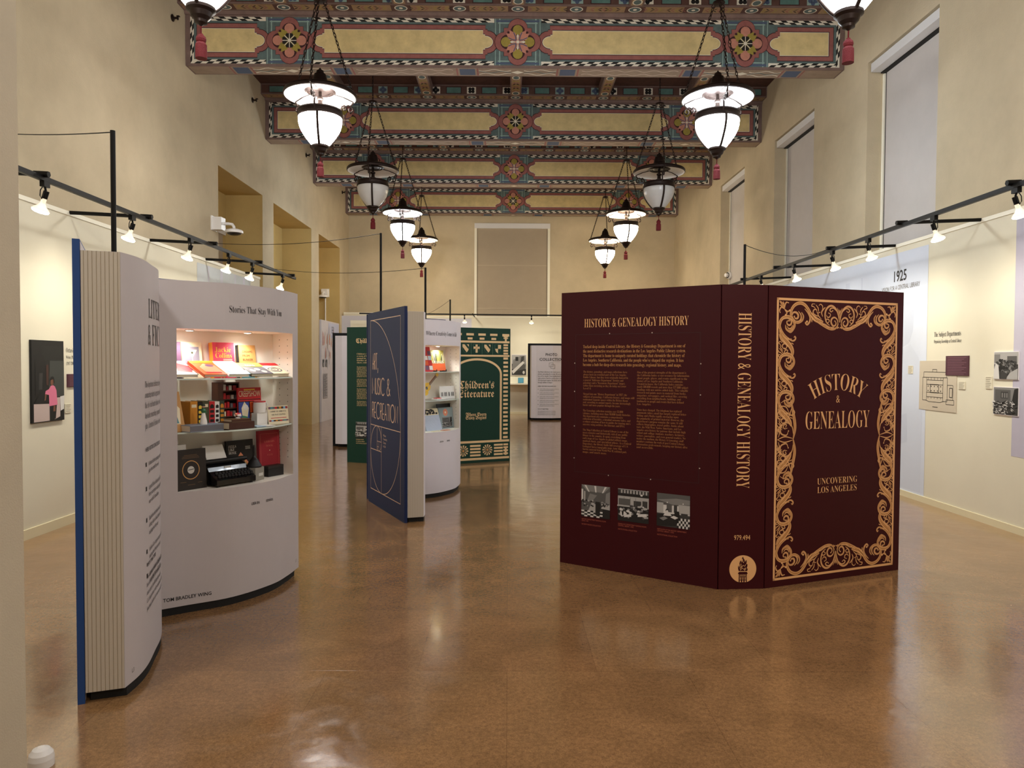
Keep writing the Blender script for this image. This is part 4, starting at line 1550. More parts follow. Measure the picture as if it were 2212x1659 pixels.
def leaf(X, pts, w, lay=.0018, ball=0, strands=3, taper=(.3, .25)):
    """a scrolling leaf of the border: dark body with lighter strands; X maps the drawing to the board"""
    c = [X(*q) for q in spline(pts, 6)]
    n = len(c)
    wf = lambda t: 1.25 * w * (taper[0] * (1 - t) + taper[1] * t + (1 - max(taper)) * math.sin(PI * t) ** .7)
    m.ribbon(F, c, lambda t: wf(t) * 1.1, lay, GOLDD)
    for s in range(strands):
        o = (s - (strands - 1) / 2) / strands
        pp = []
        for i, (x, y) in enumerate(c):
            a, b_ = c[max(0, i - 1)], c[min(n - 1, i + 1)]
            d = math.hypot(b_[0] - a[0], b_[1] - a[1]) or 1
            ww = wf(i / (n - 1)) * o
            pp.append((x - (b_[1] - a[1]) / d * ww, y + (b_[0] - a[0]) / d * ww))
        m.ribbon(F, pp, lambda t: wf(t) * .66 / strands, lay + .0006 + .0001 * s, GOLDM if s == 1 and strands == 3 else GOLD)
    if ball:
        m.disc(F, c[-1][0], c[-1][1], ball, lay + .001, GOLD, 10)


ow = .017
cz = (g0 + g1) / 2
HX, VY = 1704.0, 2124.0          # scale of the drawing the border was measured on
UNIT = (([(345, 715), (300, 712), (230, 660), (175, 580), (155, 500), (190, 415), (265, 378), (335, 398), (378, 460), (380, 530), (330, 605), (285, 598)], .019, 0, 3),
        ([(375, 690), (392, 672), (404, 700), (380, 733), (340, 735), (290, 705)], .010, .006, 2),
        ([(165, 520), (195, 425), (270, 400), (325, 425), (335, 475), (305, 505), (270, 485), (268, 448), (298, 438)], .011, .006, 2),
        ([(245, 500), (255, 560), (300, 590), (352, 560), (365, 500)], .012, 0, 3), ([(270, 520), (295, 555), (335, 545), (350, 500)], .008, 0, 1),
        ([(158, 580), (200, 680), (270, 755), (330, 830), (358, 905), (345, 1000)], .030, 0, 3),
        ([(150, 640), (180, 720), (240, 775), (290, 830)], .010, 0, 1),
        ([(290, 880), (215, 850), (203, 808), (235, 782), (268, 808), (262, 850), (236, 852)], .008, .005, 2),
        ([(300, 930), (255, 940), (235, 905), (258, 875), (285, 890), (272, 912)], .007, .004, 2),
        ([(190, 830), (165, 790), (148, 775), (165, 750), (190, 765)], .006, .003, 1), ([(215, 890), (180, 850), (165, 810)], .006, 0, 1),
        ([(225, 935), (190, 890), (150, 850)], .006, 0, 1), ([(220, 960), (180, 920), (150, 905), (148, 880)], .006, 0, 1), ([(180, 985), (150, 975), (150, 945), (172, 950)], .006, .003, 1),
        ([(330, 770), (360, 780), (372, 795)], .006, 0, 1), ([(180, 720), (200, 735), (230, 770)], .006, 0, 1))
TOP = (([(1110, 455), (1085, 515), (1030, 545), (960, 540), (870, 500), (740, 420), (650, 335), (595, 250), (540, 190), (470, 166), (390, 195), (338, 265), (328, 350), (370, 430), (435, 462), (505, 425), (522, 360), (490, 305)], .019, 0, 3),
       ([(620, 290), (680, 370), (760, 420), (850, 440)], .030, 0, 3), ([(770, 460), (870, 478), (950, 520), (1040, 520)], .012, 0, 2),
       ([(345, 350), (365, 312), (410, 312), (440, 350), (430, 395), (395, 400), (378, 372)], .013, .006, 2), ([(400, 440), (450, 440), (485, 400), (480, 340), (440, 290)], .010, 0, 2),
       ([(540, 250), (595, 310), (630, 380), (622, 445), (585, 487), (556, 462), (580, 442)], .012, .008, 2),
       ([(1105, 490), (1095, 405), (1050, 366), (1002, 382), (985, 435), (1012, 490), (1055, 490), (1072, 450), (1050, 420)], .011, .005, 2),
       ([(1130, 440), (1112, 335), (1075, 245), (1005, 190), (940, 202), (892, 262), (880, 350), (905, 440), (960, 490)], .012, 0, 2),
       ([(1080, 270), (1030, 225), (985, 225), (960, 255), (985, 280), (1010, 262)], .008, .004, 2), ([(900, 330), (925, 365), (962, 355), (970, 315), (940, 300)], .007, .004, 2),
       ([(890, 440), (898, 405), (935, 395), (955, 425), (930, 448)], .007, .004, 2), ([(790, 360), (720, 340), (680, 310), (690, 262), (730, 255), (745, 300)], .008, .004, 2),
       ([(820, 400), (770, 350), (760, 310), (790, 295)], .007, .004, 1), ([(840, 360), (820, 295), (855, 240), (885, 215)], .009, 0, 2), ([(740, 270), (690, 215), (655, 205), (665, 172), (700, 170)], .006, .003, 1),
       ([(770, 290), (760, 230), (720, 180)], .007, 0, 1), ([(830, 260), (835, 200), (800, 170), (775, 190)], .006, .003, 1), ([(1128, 420), (1125, 300), (1090, 215)], .006, 0, 1), ([(1128, 380), (1128, 240)], .006, 0, 1),
       ([(660, 390), (660, 450)], .008, 0, 1), ([(1095, 540), (1110, 515), (1125, 525)], .007, .003, 1),
       ([(225, 265), (200, 200), (150, 150)], .016, 0, 3), ([(225, 265), (235, 200), (255, 165), (285, 170)], .009, .004, 2), ([(225, 265), (180, 240), (152, 285), (160, 320)], .009, .004, 2),
       ([(215, 240), (215, 190), (205, 150)], .007, 0, 1), ([(205, 250), (170, 215), (148, 210)], .007, 0, 1), ([(225, 265), (270, 300), (305, 285)], .009, .008, 2), ([(225, 265), (262, 320), (245, 355)], .009, .008, 2))
MID = (([(158, 640), (172, 710), (180, 770), (172, 825)], .020, 0, 3), ([(165, 670), (140, 735), (105, 765), (95, 800)], .010, 0, 2), ([(120, 730), (98, 722), (98, 695), (122, 690), (128, 712)], .008, .004, 2),
       ([(172, 800), (165, 765), (140, 745), (112, 762), (112, 795), (138, 805), (148, 785)], .010, .005, 2), ([(150, 700), (135, 672), (112, 668), (108, 685)], .007, .004, 2), ([(95, 825), (130, 812), (172, 822)], .007, 0, 1),
       ([(95, 770), (105, 790), (100, 815)], .007, 0, 1), ([(150, 650), (130, 640), (112, 650)], .006, .003, 1))
for sx in (0, 1):
    for up in (1, -1):
        fx = (lambda x: f0 + ow + x) if sx == 0 else (lambda x: f1 - ow - x)
        zt_ = g1 - ow if up == 1 else g0 + ow
        XC = lambda px, py, fx=fx, up=up, zt_=zt_: (fx((px - 140) / HX), zt_ - up * (py - 135) / VY)
        kx = ((f1 - f0) / 2 - ow) / ((1135 - 140) / HX)
        XT = lambda px, py, fx=fx, up=up, zt_=zt_, kx=kx: (fx((px - 140) / HX * (1 if px < 350 else kx * (px - 350) / 785 + (1135 - px) / 785)), zt_ - up * (py - 135) / VY)
        for k in range(3):
            for pts, w, ball, st in UNIT:
                if k == 2 and max(p[1] for p in pts) > 985 and w > .02:
                    pts = pts[:-1]
                leaf(lambda px, py, k=k, XC=XC: XC(px, py + 560 * k), pts, w, ball=ball, strands=st)
        for pts, w, ball, st in TOP:
            leaf(XT, pts, w, ball=ball, strands=st)
        XM = lambda px, py, fx=fx, up=up: (fx((px - 93) / 536), cz + up * (825 - py) / 668)
        for pts, w, ball, st in MID:
            leaf(XM, pts, w, ball=ball, strands=st)


def arch(R, cx, cy):
    def g(x, y):
        t = (x - cx) / R
        r = R + (y - cy)
        return cx + r * math.sin(t), cy - R + r * math.cos(t)
    return g
m.build('gold_border', cover)
m = MB()
text(m, F, 'HISTORY', .653, 1.392, 1, GOLD, 'S', caph=.122, width=.485, align='c', rot=arch(.42, .653, 1.392), c=.002)
text(m, F, '&', .653, 1.30, 1, GOLD, 'S', caph=.055, align='c', sx=.8, c=.002)
text(m, F, 'GENEALOGY', .655, 1.112, 1, GOLD, 'S', caph=.128, width=.62, align='c', c=.002)
m.build('title_lettering', cover)
m = MB()
text(m, F, 'UNCOVERING', .662, .708, 1, GOLD, 'S', caph=.045, width=.39, align='c', c=.002)
text(m, F, 'LOS ANGELES', .662, .645, 1, GOLD, 'S', caph=.045, width=.385, align='c', c=.002)
m.build('subtitle_lettering', cover)
# pages behind the boards
b = MB()
b.prism([(.62, 5.72), (1.47, 5.17), (1.80, 5.19), (2.80, 5.60), (2.74, 5.76), (1.85, 5.42), (1.46, 5.40), (.72, 5.88)], .05, 2.08, PAGE)
b.build('page_block', root)
b = MB()
b.tube([(2.21, 6.83, 0), (2.21, 6.83, 2.70)], .0125, BLACK, 8)
b.lathe([(0, 0), (.1, 0), (.1, .012), (.02, .02), (0, .02)], BLACK, (2.21, 6.83, 0), 16)
tag(b.build('cable_pole', loc=(2.21, 6.83, 0)), 'thin black cable pole standing behind the maroon book', 'pole')

# ---- green Children's Literature book
GA, GB_, GC, GD = (-2.548, 11.47), (-1.36, 11.05), (-1.10, 11.14), (.034, 11.713)
root = thing('giant_book', "giant green and gold Children's Literature book standing open behind the white display page", 'book display', (-1.2, 11.3, 0))
cover, F, L = board('back_cover', GA, GB_, root, GREEN)
m = MB()
text(m, F, "Children's Literature", .165, 1.88, 1, GOLDP, 'F', caph=.07, sx=.95)
for a0, a1, b0, b1 in ((.123, 1.13, 1.809, 1.812), (.123, .126, .74, 1.812)):
    m.rect(F, a0, a1, b0, b1, .001, mat('green_line', '#08211A', .6))
rnd = random.Random(3)
z = 1.722
W_ = ("Children's literature at Central Library is more than", "a room of books for young readers. The department", "opened in a wing of its own and has welcomed the", "families of Los Angeles to story hours and puppet", "shows, with a collection of picture books, folk tales")
for j, r in enumerate(W_):
    text(m, F, r, .181, 1.70 - j * .034, .05, GOLDP, 'S', width=.82)
z = 1.50
for grp in (8, 6, 8, 4):
    for j in range(grp):
        text(m, F, ("the department serves readers and", "collects stories from every country", "with books in many languages and", "programs for the whole family in")[(j + grp) % 4], .181, z, .033, GOLDP, 'S', width=.37)
        text(m, F, ("for children teachers and parents", "the room keeps its painted walls", "a century of reading and play is", "held here in books and pictures")[(j + grp) % 4], .62, z, .033, GOLDP, 'S', width=.37)
        z -= .0215
    z -= .022
for j, r in enumerate(("CHILDREN'S ROOM", "AT CENTRAL LIBRARY", "INSTITUTIONAL COLLECTION")):
    text(m, F, r, .165, .36 - j * .03, .03, GOLDP, 'N', sx=.7)
m.build('lettering', cover)
p = MB()
photo_print(p, F, .163, .50, .389, .643, 'reading', seed=4, c=.002)
p.build('photograph', cover)
board('spine', GB_, GC, root, GREEN)
cover, F0, L = board('front_cover', GC, GD, root, GREEN)
sh = L - .825
F = Frame(F0(sh, 0), F0.u, F0.v)        # measured from the first visible point of the board
m = MB()
BOT = .044
x0, x1 = -.335, .805
m.rect(F, x0, x1, 1.896, 1.928, .0015, GOLDP)
m.rect(F, x0, x1, 1.678, 1.706, .0015, GOLDP)
for i in range(6):
    cx = -.305 + .2095 * i + .0
    cx = .1125 + .2055 * (i - 2)
    if i == 5 or i == 0:
        continue
    m.rect(F, cx - .064, cx + .064, 2.008, 2.043, .0015, GOLDP)
    m.rect(F, cx - .042, cx + .042, 1.945, 1.978, .0015, GOLDP)
for cx in (.737, -.27):
    m.rect(F, cx - .062, cx + .062, 2.004, 2.043, .0015, GOLDP)
    m.rect(F, cx - .016, cx + .016, 1.928, 2.01, .0015, GOLDP)
    for z in (1.965, 1.99):
        m.rect(F, cx - .04, cx + .04, z, z + .018, .0016, GOLDP)
LINEG = mat('green_fine_line', '#5E7A6A', .6)
for i in range(-1, 4):
    cx = .224 + .187 * (i - 1)
    if i < 3:
        m.rect(F, cx + .092, cx + .096, 1.71, 1.89, .0015, LINEG)
    def shield(k, c, mt):
        m.poly(F, [(cx - .058 * k, 1.87 if k == 1 else 1.868), (cx + .058 * k, 1.87 if k == 1 else 1.868), (cx + .056 * k, 1.80), (cx + .035 * k, 1.755), (cx, 1.73 + (1 - k) * .05), (cx - .035 * k, 1.755), (cx - .056 * k, 1.80)], c, mt)
    shield(1, .0015, LINEG)
    shield(.93, .002, GREEN)
    if i % 4 == 1:
        m.rect(F, cx - .018, cx + .018, 1.74, 1.868, .0028, GOLDP)
        m.rect(F, cx - .052, cx + .052, 1.80, 1.835, .0028, GOLDP)
    elif i == 3:
        m.poly(F, [(cx, 1.805), (cx + .053, 1.805), (cx + .053, 1.868), (cx, 1.868)], .0028, GOLDP)
        m.poly(F, [(cx, 1.805), (cx - .052, 1.805), (cx - .034, 1.757), (cx, 1.735)], .0028, GOLDP)
    else:
        m.poly(F, [(cx - .053, 1.868), (cx - .02, 1.868), (cx + .05, 1.79), (cx + .03, 1.755), (cx + .015, 1.745), (cx - .053, 1.83)], .0028, GOLDP)
        m.poly(F, [(cx + .02, 1.868), (cx + .053, 1.868), (cx + .053, 1.83)], .0028, GOLDP)
# arch line
cx, rr = .2345, .4175
a_pts = [(cx - rr, .35), (cx - rr, 1.40)] + [(cx + rr * math.cos(t), 1.40 + .235 * math.sin(t)) for t in [PI - PI * i / 28 for i in range(1, 28)]] + [(cx + rr, 1.40), (cx + rr, .35)]
m.ribbon(F, a_pts, .034, .0015, GOLDP)
for c0 in (.696, -.31):
    z = .37
    while z < 1.66:
        m.rect(F, c0, c0 + .082, z, z + .036, .0015, GOLDP)
        z += .0665
    for z in (1.715, 1.76, 1.805, 1.85):
        m.rect(F, c0, c0 + .082, z, z + .03, .0015, GOLDP)
m.rect(F, x0, x1, .315, .35, .0015, GOLDP)
m.rect(F, x0, x1, BOT, .079, .0015, GOLDP)
for z in (.105, .155, .205, .255):
    m.rect(F, x0 + .03, x1 - .03, z, z + .03, .0012, GOLDP)
for cx in (.417, -.0, -.25):
    m.rect(F, cx - .117, cx + .117, .085, .31, .002, GREEN)
    for k in range(12):
        t = k * PI / 6
        m.poly(F, [(cx + .02 * math.cos(t), .198 + .02 * math.sin(t)), (cx + .09 * math.cos(t - .2), .198 + .09 * math.sin(t - .2)), (cx + .085 * math.cos(t + .1), .198 + .085 * math.sin(t + .1))], .003, GOLDP)
    m.disc(F, cx, .198, .018, .0032, GOLDM, 10)
m.rect(F, .69, .80, .10, .29, .002, GREEN)
for z in (.11, .16, .21, .255):
    m.rect(F, .70, .785, z, z + .03, .003, GOLDP)
m.rect(F, .725, .76, .10, .22, .0032, GOLDP)
text(m, F, "Children's", .225, 1.176, 1, GOLDP, 'F', caph=.115, width=.62, align='c', c=.003)
text(m, F, 'Literature', .225, 1.037, 1, GOLDP, 'F', caph=.115, width=.62, align='c', c=.003)
text(m, F, 'Where Every', .218, .742, 1, GOLDP, 'F', caph=.052, width=.36, align='c', c=.003)
text(m, F, 'Story Begins', .218, .69, 1, GOLDP, 'F', caph=.052, width=.36, align='c', c=.003)
m.build('gold_print', cover)
b = MB()
b.prism([(-2.35, 11.48), (-1.36, 11.13), (-1.10, 11.22), (-.1, 11.72), (-.16, 11.86), (-1.2, 11.4), (-2.3, 11.64)], .05, 2.08, PAGE)
b.build('page_block', root)
b = MB()
b.tube([(-1.02, 12.7, 0), (-1.02, 12.7, 2.68)], .0125, BLACK, 8)
b.lathe([(0, 0), (.1, 0), (.1, .012), (.02, .02), (0, .02)], BLACK, (-1.02, 12.7, 0), 16)
tag(b.build('cable_pole', loc=(-1.02, 12.7, 0)), 'thin black cable pole behind the giant green book, shortest in the picture', 'pole')


# ---- open books: cover board, page block with a billowing page, case let into the other page
class Path:
    """arc-length position on a plan curve standing on the floor; u along, v up"""
    def __init__(s, pts, S):
        s.p = [(x + S[0], y + S[1]) for x, y in pts]
        s.d = [0]
        for a, b in zip(s.p, s.p[1:]):
            s.d.append(s.d[-1] + math.hypot(b[0] - a[0], b[1] - a[1]))
        s.L = s.d[-1]
        s.n = None

    def at(s, u):
        u = min(max(u, 0), s.L)
        i = 0
        while i < len(s.d) - 2 and s.d[i + 1] < u:
            i += 1
        a, b = s.p[i], s.p[i + 1]
        t = (u - s.d[i]) / max(1e-9, s.d[i + 1] - s.d[i])
        tx, ty = b[0] - a[0], b[1] - a[1]
        l = math.hypot(tx, ty)
        return a[0] + tx * t, a[1] + ty * t, tx / l, ty / l

    def __call__(s, u, v, c=0):
        x, y, tx, ty = s.at(u)
        return Vector((x + ty * c, y - tx * c, v))


LEFT_PAGE = spline([(.749, -1.067), (.747, -.936), (.725, -.80), (.674, -.624), (.61, -.42), (.50, -.2), (.36, -.03)], 6)
RIGHT_PAGE = spline([(.36, -.03), (.388, -.004), (.518, .088), (.751, .258), (.916, .528), (.963, .75), (.978, .952)], 6)
COVER_N = Vector((.894, .447, 0))
CASE_A = Vector((.388, -.004, 0))
CASE_T = Vector((.5543, .8323, 0))
CASE_N = Vector((-.8323, .5543, 0))           # into the case
CASE_D = .215
Z0, Z1 = .05, 2.08
C0, C1 = .765, 1.783                          # opening of the case
S0, S1 = .112, 1.028                          # along the chord


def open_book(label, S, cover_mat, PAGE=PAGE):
    S3 = Vector((S[0], S[1], 0))
    root = thing('giant_book', label, 'book display', (S[0] + .5, S[1], 0))
    # boards and spine
    E0 = Vector((.567, -1.135, 0))
    b = MB()
    i = COVER_N * .03
    q = [S3, S3 + E0, S3 + E0 + i, S3 + i]
    b.prism([(p.x, p.y) for p in q], 0, BH, cover_mat)
    b.build('front_cover', root)
    sp = [S3 + Vector(v) for v in ((0, .002, 0), (.03, .016, 0), (.0, .14, 0), (-.03, .126, 0))]
    b = MB()
    b.prism([(p.x, p.y) for p in sp], 0, BH, cover_mat)
    b.build('spine', root)
    R0, R1 = S3 + Vector((-.03, .13, 0)), S3 + Vector((.775, 1.10, 0))
    d = (R1 - R0).normalized()
    nn = Vector((-d.y, d.x, 0)) * .03
    b = MB()
    b.prism([(p.x, p.y) for p in (R0, R1, R1 + nn, R0 + nn)], 0, BH, cover_mat)
    b.build('back_cover', root)
    # endpaper just inside the near board
    b = MB()
    F = Frame(S3 + i, E0, (0, 0, 1))
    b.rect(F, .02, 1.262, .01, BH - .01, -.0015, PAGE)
    # ---- near page block
    LP, RP = Path(LEFT_PAGE, S), Path(RIGHT_PAGE, S)
    a = S3 + Vector((.597, -1.122, 0))
    blk = [(a.x, a.y)] + LP.p + [(S3.x + .10, S3.y - .02)]
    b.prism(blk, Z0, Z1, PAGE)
    b.build('page_block', root)
    # lines of the fore edge
    fe = Vector((LP.p[0][0] - a.x, LP.p[0][1] - a.y, 0))
    F = Frame(a, fe, (0, 0, 1))
    m = MB()
    w = fe.length
    m.rect(F, .002, w - .002, Z0 + .001, Z1 - .001, .0012, FOREEDGE)
    for k in range(9):
        x = w * (k + .7) / 9.4
        m.rect(F, x - .0008, x + .0008, Z0 + .001, Z1 - .001, .002, FORELINE)
    m.build('fore_edge', root)
    # plinth under the pages
    b = MB()
    mid = Vector((S[0] + .42, S[1] - .05, 0))
    def shrink(pts, k=.955):
        cxx = sum(p[0] for p in pts) / len(pts)
        cyy = sum(p[1] for p in pts) / len(pts)
        return [(cxx + (x - cxx) * k, cyy + (y - cyy) * k) for x, y in pts]
    b.prism(shrink(blk, .93), 0, Z0, BLACKM)
    # ---- far page block with the case
    A, T, N = S3 + CASE_A, CASE_T, CASE_N
    back0 = A + N * CASE_D + T * -.02
    back1 = A + N * CASE_D + T * 1.095
    pb = MB()
    u0 = next(u for u in [i * .002 for i in range(700)] if (Vector((*RP.at(u)[:2], 0)) - A).dot(T) >= S0)
    u1 = next(u for u in [i * .002 for i in range(800)] if (Vector((*RP.at(u)[:2], 0)) - A).dot(T) >= S1)
    us = sorted(set([0, u0, u1, RP.L] + [RP.L * i / 44 for i in range(45)]))
    us = [u for k, u in enumerate(us) if k == 0 or u - us[k - 1] > 1e-4]
    zs = (Z0, C0, C1, Z1)
    for ua, ub in zip(us, us[1:]):
        for za, zb in zip(zs, zs[1:]):
            if ua >= u0 - 1e-5 and ub <= u1 + 1e-5 and za == C0:
                continue
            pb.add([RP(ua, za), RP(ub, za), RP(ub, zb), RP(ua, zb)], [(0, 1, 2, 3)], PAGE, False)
    e = RP(RP.L, 0)
    outer = [(p[0], p[1]) for p in RP.p]
    poly = outer + [(back1.x, back1.y), (back0.x, back0.y)]
    pb.add([(x, y, Z0) for x, y in poly], [list(range(len(poly)))[::-1]], PAGE)
    pb.add([(x, y, Z1) for x, y in poly], [list(range(len(poly)))], PAGE)
    for p, q in (((e.x, e.y), (back1.x, back1.y)), ((back1.x, back1.y), (back0.x, back0.y)), ((back0.x, back0.y), outer[0])):
        pb.add([(*p, Z0), (*q, Z0), (*q, Z1), (*p, Z1)], [(0, 1, 2, 3)], PAGE)
    pb.build('page_block', root)
    b.prism(shrink(poly, .93), 0, Z0, BLACKM)
    b.build('plinth', root)
    # lining of the case
    l = MB()
    arc = [RP(u, 0) for u in us if u0 - 1e-5 <= u <= u1 + 1e-5]
    k0 = A + T * S0 + N * (CASE_D - .012)
    k1 = A + T * S1 + N * (CASE_D - .012)
    def quad(p, q, za, zb):
        l.add([(p.x, p.y, za), (q.x, q.y, za), (q.x, q.y, zb), (p.x, p.y, zb)], [(0, 1, 2, 3)], CASEW)
    quad(arc[0], k0, C0, C1)
    quad(k0, k1, C0, C1)
    quad(k1, arc[-1], C0, C1)
    pl = arc + [k1, k0]
    l.add([(p.x, p.y, C0) for p in pl], [list(range(len(pl)))], CASEW)
    l.add([(p.x, p.y, C1) for p in pl], [list(range(len(pl)))[::-1]], CASEW)
    for z in [C0 + .12 + .045 * i for i in range(20)]:
        for s in (.35, .75):
            p = k1 + (arc[-1] - k1) * s
            F = Frame(p, (arc[-1] - k1), (0, 0, 1))
            F.n = -T
            l.disc(F, 0, z, .004, .001, GREYINK, 8)
    l.build('case_lining', root)
    for zsh in (1.472, 1.136):
        g = MB()
        ins = [p + N * .012 for p in arc] + [k1 - T * .004 - N * .004, k0 + T * .004 - N * .004]
        ins[0] = ins[0] + T * .006
        ins[len(arc) - 1] = ins[len(arc) - 1] - T * .006
        g.prism([(p.x, p.y) for p in ins], zsh - .010, zsh, GLASS)
        gs = g.build('glass_shelf', root)
        g = MB()
        fe_ = [p + N * .0115 for p in arc]
        fe_[0] = fe_[0] + T * .006
        fe_[-1] = fe_[-1] - T * .006
        for p, q in zip(fe_, fe_[1:]):
            g.add([(p.x, p.y, zsh - .010), (q.x, q.y, zsh - .010), (q.x, q.y, zsh), (p.x, p.y, zsh)], [(0, 1, 2, 3)], mat('glass_edge', '#D4E2DA', .3))
        g.build('ground_edge', gs)
    dl = MB()
    for s in (.28, .72):
        p = A + T * s + N * .08
        dl.lathe([(.028, C1 - .001), (.03, C1 - .006), (.022, C1 - .007)], PLASTICW, (p.x, p.y, 0), 14)
        dl.lathe([(.022, C1 - .007), (0, C1 - .009)], mat('lit_downlight', '#FFFFFF', .4, emit=25, ecol=(1, .92, .82)), (p.x, p.y, 0), 14)
        lamp_light('case_light', (p.x, p.y, C1 - .03), 5.6, (1, .94, .86), .03, 'SPOT', (p.x, p.y, 0), spot=2.5, blend=.7)
    dl.build('downlights', root)
    # cable pole standing on the near block
    return root, LP, RP, A, T, N


# Literature & Fiction
LS = (-2.536, 4.434)
lit, LP, RP, LA, LT, LN = open_book('giant blue open book on literature with a lit display case in its right page', LS, BLUE)
m = MB()
LPF = lambda a, b_, c=0: LP(a, b_, c)
t0 = .33
text(m, LPF, 'LITERATURE', t0 + .02, 1.80, 1, INK, 'S', caph=.10, width=.74)
text(m, LPF, '& FICTION', t0 + .0, 1.66, 1, INK, 'S', caph=.11, width=.66)
m.build('title_lettering', lit)
m = MB()
q0 = .255
for i, r in enumerate(("This department celebrates the power of story, by", "connecting readers to great works of fiction and", "the city's rich theatre history. From the latest", "bestseller, researching a poem to staging a new", "play, Literature & Fiction is where stories live.")):
    text(m, LPF, r, q0, 1.447 - i * .052, .07, INK, 'S', sx=.62)
m.build('intro_text', lit)
m = MB()
text(m, LPF, 'HERE VISITORS CAN EXPLORE', q0, 1.125, .04, INK, 'B', sx=1.0)
z = 1.05
for grp in (("A drama collection spanning centuries, with", "plays from around the world"), ("A general fiction collection that offers", "literary masterpieces and bestsellers in", "many worlds & translations"), ("Handwritten and printed book marks,", "offering visitors a look at how writers", "and judged over the years"),
            ("Archives of Los Angeles theatre companies", "and programs from past seasons"), ("A poetry collection with both local and", "international voices, old and new")):
    m.add([LP(q0, z, .0015), LP(q0 + .02, z, .0015), LP(q0 + .02, z + .022, .0015), LP(q0, z + .022, .0015)], [(0, 1, 2, 3)], INK)
    for r in grp:
        text(m, LPF, r, q0 + .06, z, .052, INK, 'S', sx=.66)
        z -= .036
    z -= .05
z -= .0
m.build('bullet_text', lit)
m = MB()
text(m, LPF, 'WHY IT MATTERS', q0, .545, .04, INK, 'B', sx=1.0)
for i, r in enumerate(("This department reminds us that stories are", "how we share ideas, pass memories and see", "more clearly. By collecting the works of", "L.A. theatre lovers, writers and readers and not", "just books, but the city's own story and voice.")):
    text(m, LPF, r, q0, .485 - i * .04, .052, INK, 'S', sx=.66)
m.build('closing_text', lit)
m = MB()
text(m, LPF, 'L3', .06, .095, .04, GREYINK, 'N', sx=.8)
m.build('page_number', lit)


class ChordPage:
    """text laid on the curved page by distance along its chord"""
    def __init__(s, RP, A, T):
        s.RP = RP
        n = int(RP.L / .004)
        s.tab = [((Vector((*RP.at(i * .004)[:2], 0)) - A).dot(T), i * .004) for i in range(n + 1)]

    def __call__(s, a, b_, c=0):
        t = s.tab
        for (s0, u0), (s1, u1) in zip(t, t[1:]):
            if s0 <= a <= s1:
                return s.RP(u0 + (u1 - u0) * (a - s0) / max(1e-9, s1 - s0), b_, c)
        return s.RP(t[0][1] if a < t[0][0] else t[-1][1], b_, c)


CPL = ChordPage(RP, LA, LT)
m = MB()
text(m, CPL, 'Stories That Stay With You', .406, 1.895, 1, INK, 'S', caph=.044, width=.455)
m.build('title_lettering', lit)
m = MB()
text(m, CPL, 'TOM BRADLEY WING', .03, .092, 1, INK, 'B', caph=.022, width=.262)
text(m, CPL, 'LEER EN', .56, .628, 1, INK, 'B', caph=.017, width=.068)
text(m, CPL, 'ESPA\u00d1OL', .685, .628, 1, INK, 'B', caph=.017, width=.068)
text(m, CPL, 'L3', 1.06, .105, 1, GREYINK, 'N', caph=.02, sx=.8)
m.build('lettering', lit)
b = MB()
b.tube([(-1.953, 3.62, 2.08), (-1.953, 3.62, 2.712)], .0125, BLACK, 8)
b.build('cable_pole', lit)

# Art, Music & Recreation
AS = (-1.582, 8.238)
art, LP2, RP2, AA, AT, AN = open_book('giant navy open book on art, music and recreation, its cover facing the viewer', AS, NAVY, PAGE_LIT)
cov = [c for c in art.children if c.name.startswith('front_cover')][0]
F = Frame((AS[0], AS[1], 0), (.567, -1.135, 0), (0, 0, 1))
m = MB()
lw = .008
def RB(pts, w=lw, mt=ROSEGOLD):
    m.ribbon(F, pts, w, .0015, mt)
def arcp(cx, cz, rx, rz, t0, t1, n=24):
    return [(cx + rx * math.cos(t0 + (t1 - t0) * i / n), cz + rz * math.sin(t0 + (t1 - t0) * i / n)) for i in range(n + 1)]
fx0, fx1, fz0, fz1, fm = .085, 1.149, .167, 2.044, .886
RB([(fx0, fz0), (fx1, fz0)])
RB([(fx0, fz1), (fx1, fz1)])
RB([(fx0, fz0), (fx0, fz1)], .005)
RB([(fx1, fz0), (fx1, fz1)], .005)
RB([(fx0, fm), (fx1, fm)])
RB(arcp(fx0, fm, fx1 - fx0, fz1 - fm, PI / 2, 0, 40))
v1, h3 = .496, .616
RB([(v1, fz0), (v1, fm)], .006)
RB(arcp(v1, fm, fx1 - v1, fm - fz0, 0, -PI / 2))
RB([(fx0, h3), (v1, h3)])
RB(arcp(v1, h3, v1 - fx0, h3 - fz0, -PI / 2, -PI))
v4 = .335
RB([(v4, h3), (v4, fm)], .006)
RB(arcp(v4, h3, v4 - fx0, fm - h3, PI, PI / 2))
h5 = .72
RB([(v4, h5), (v1, h5)], .006)
RB(arcp(v4, h5, v1 - v4, fm - h5, PI / 2, 0))
RB([(.40, h3), (.40, h5)], .005)
RB(arcp(.40, h5, v1 - .40, h5 - h3, 0, -PI / 2), .005)
RB([(v4, .66), (.40, .66)], .005)
RB(arcp(.40, .66, .065, .044, -PI / 2, -PI), .005)

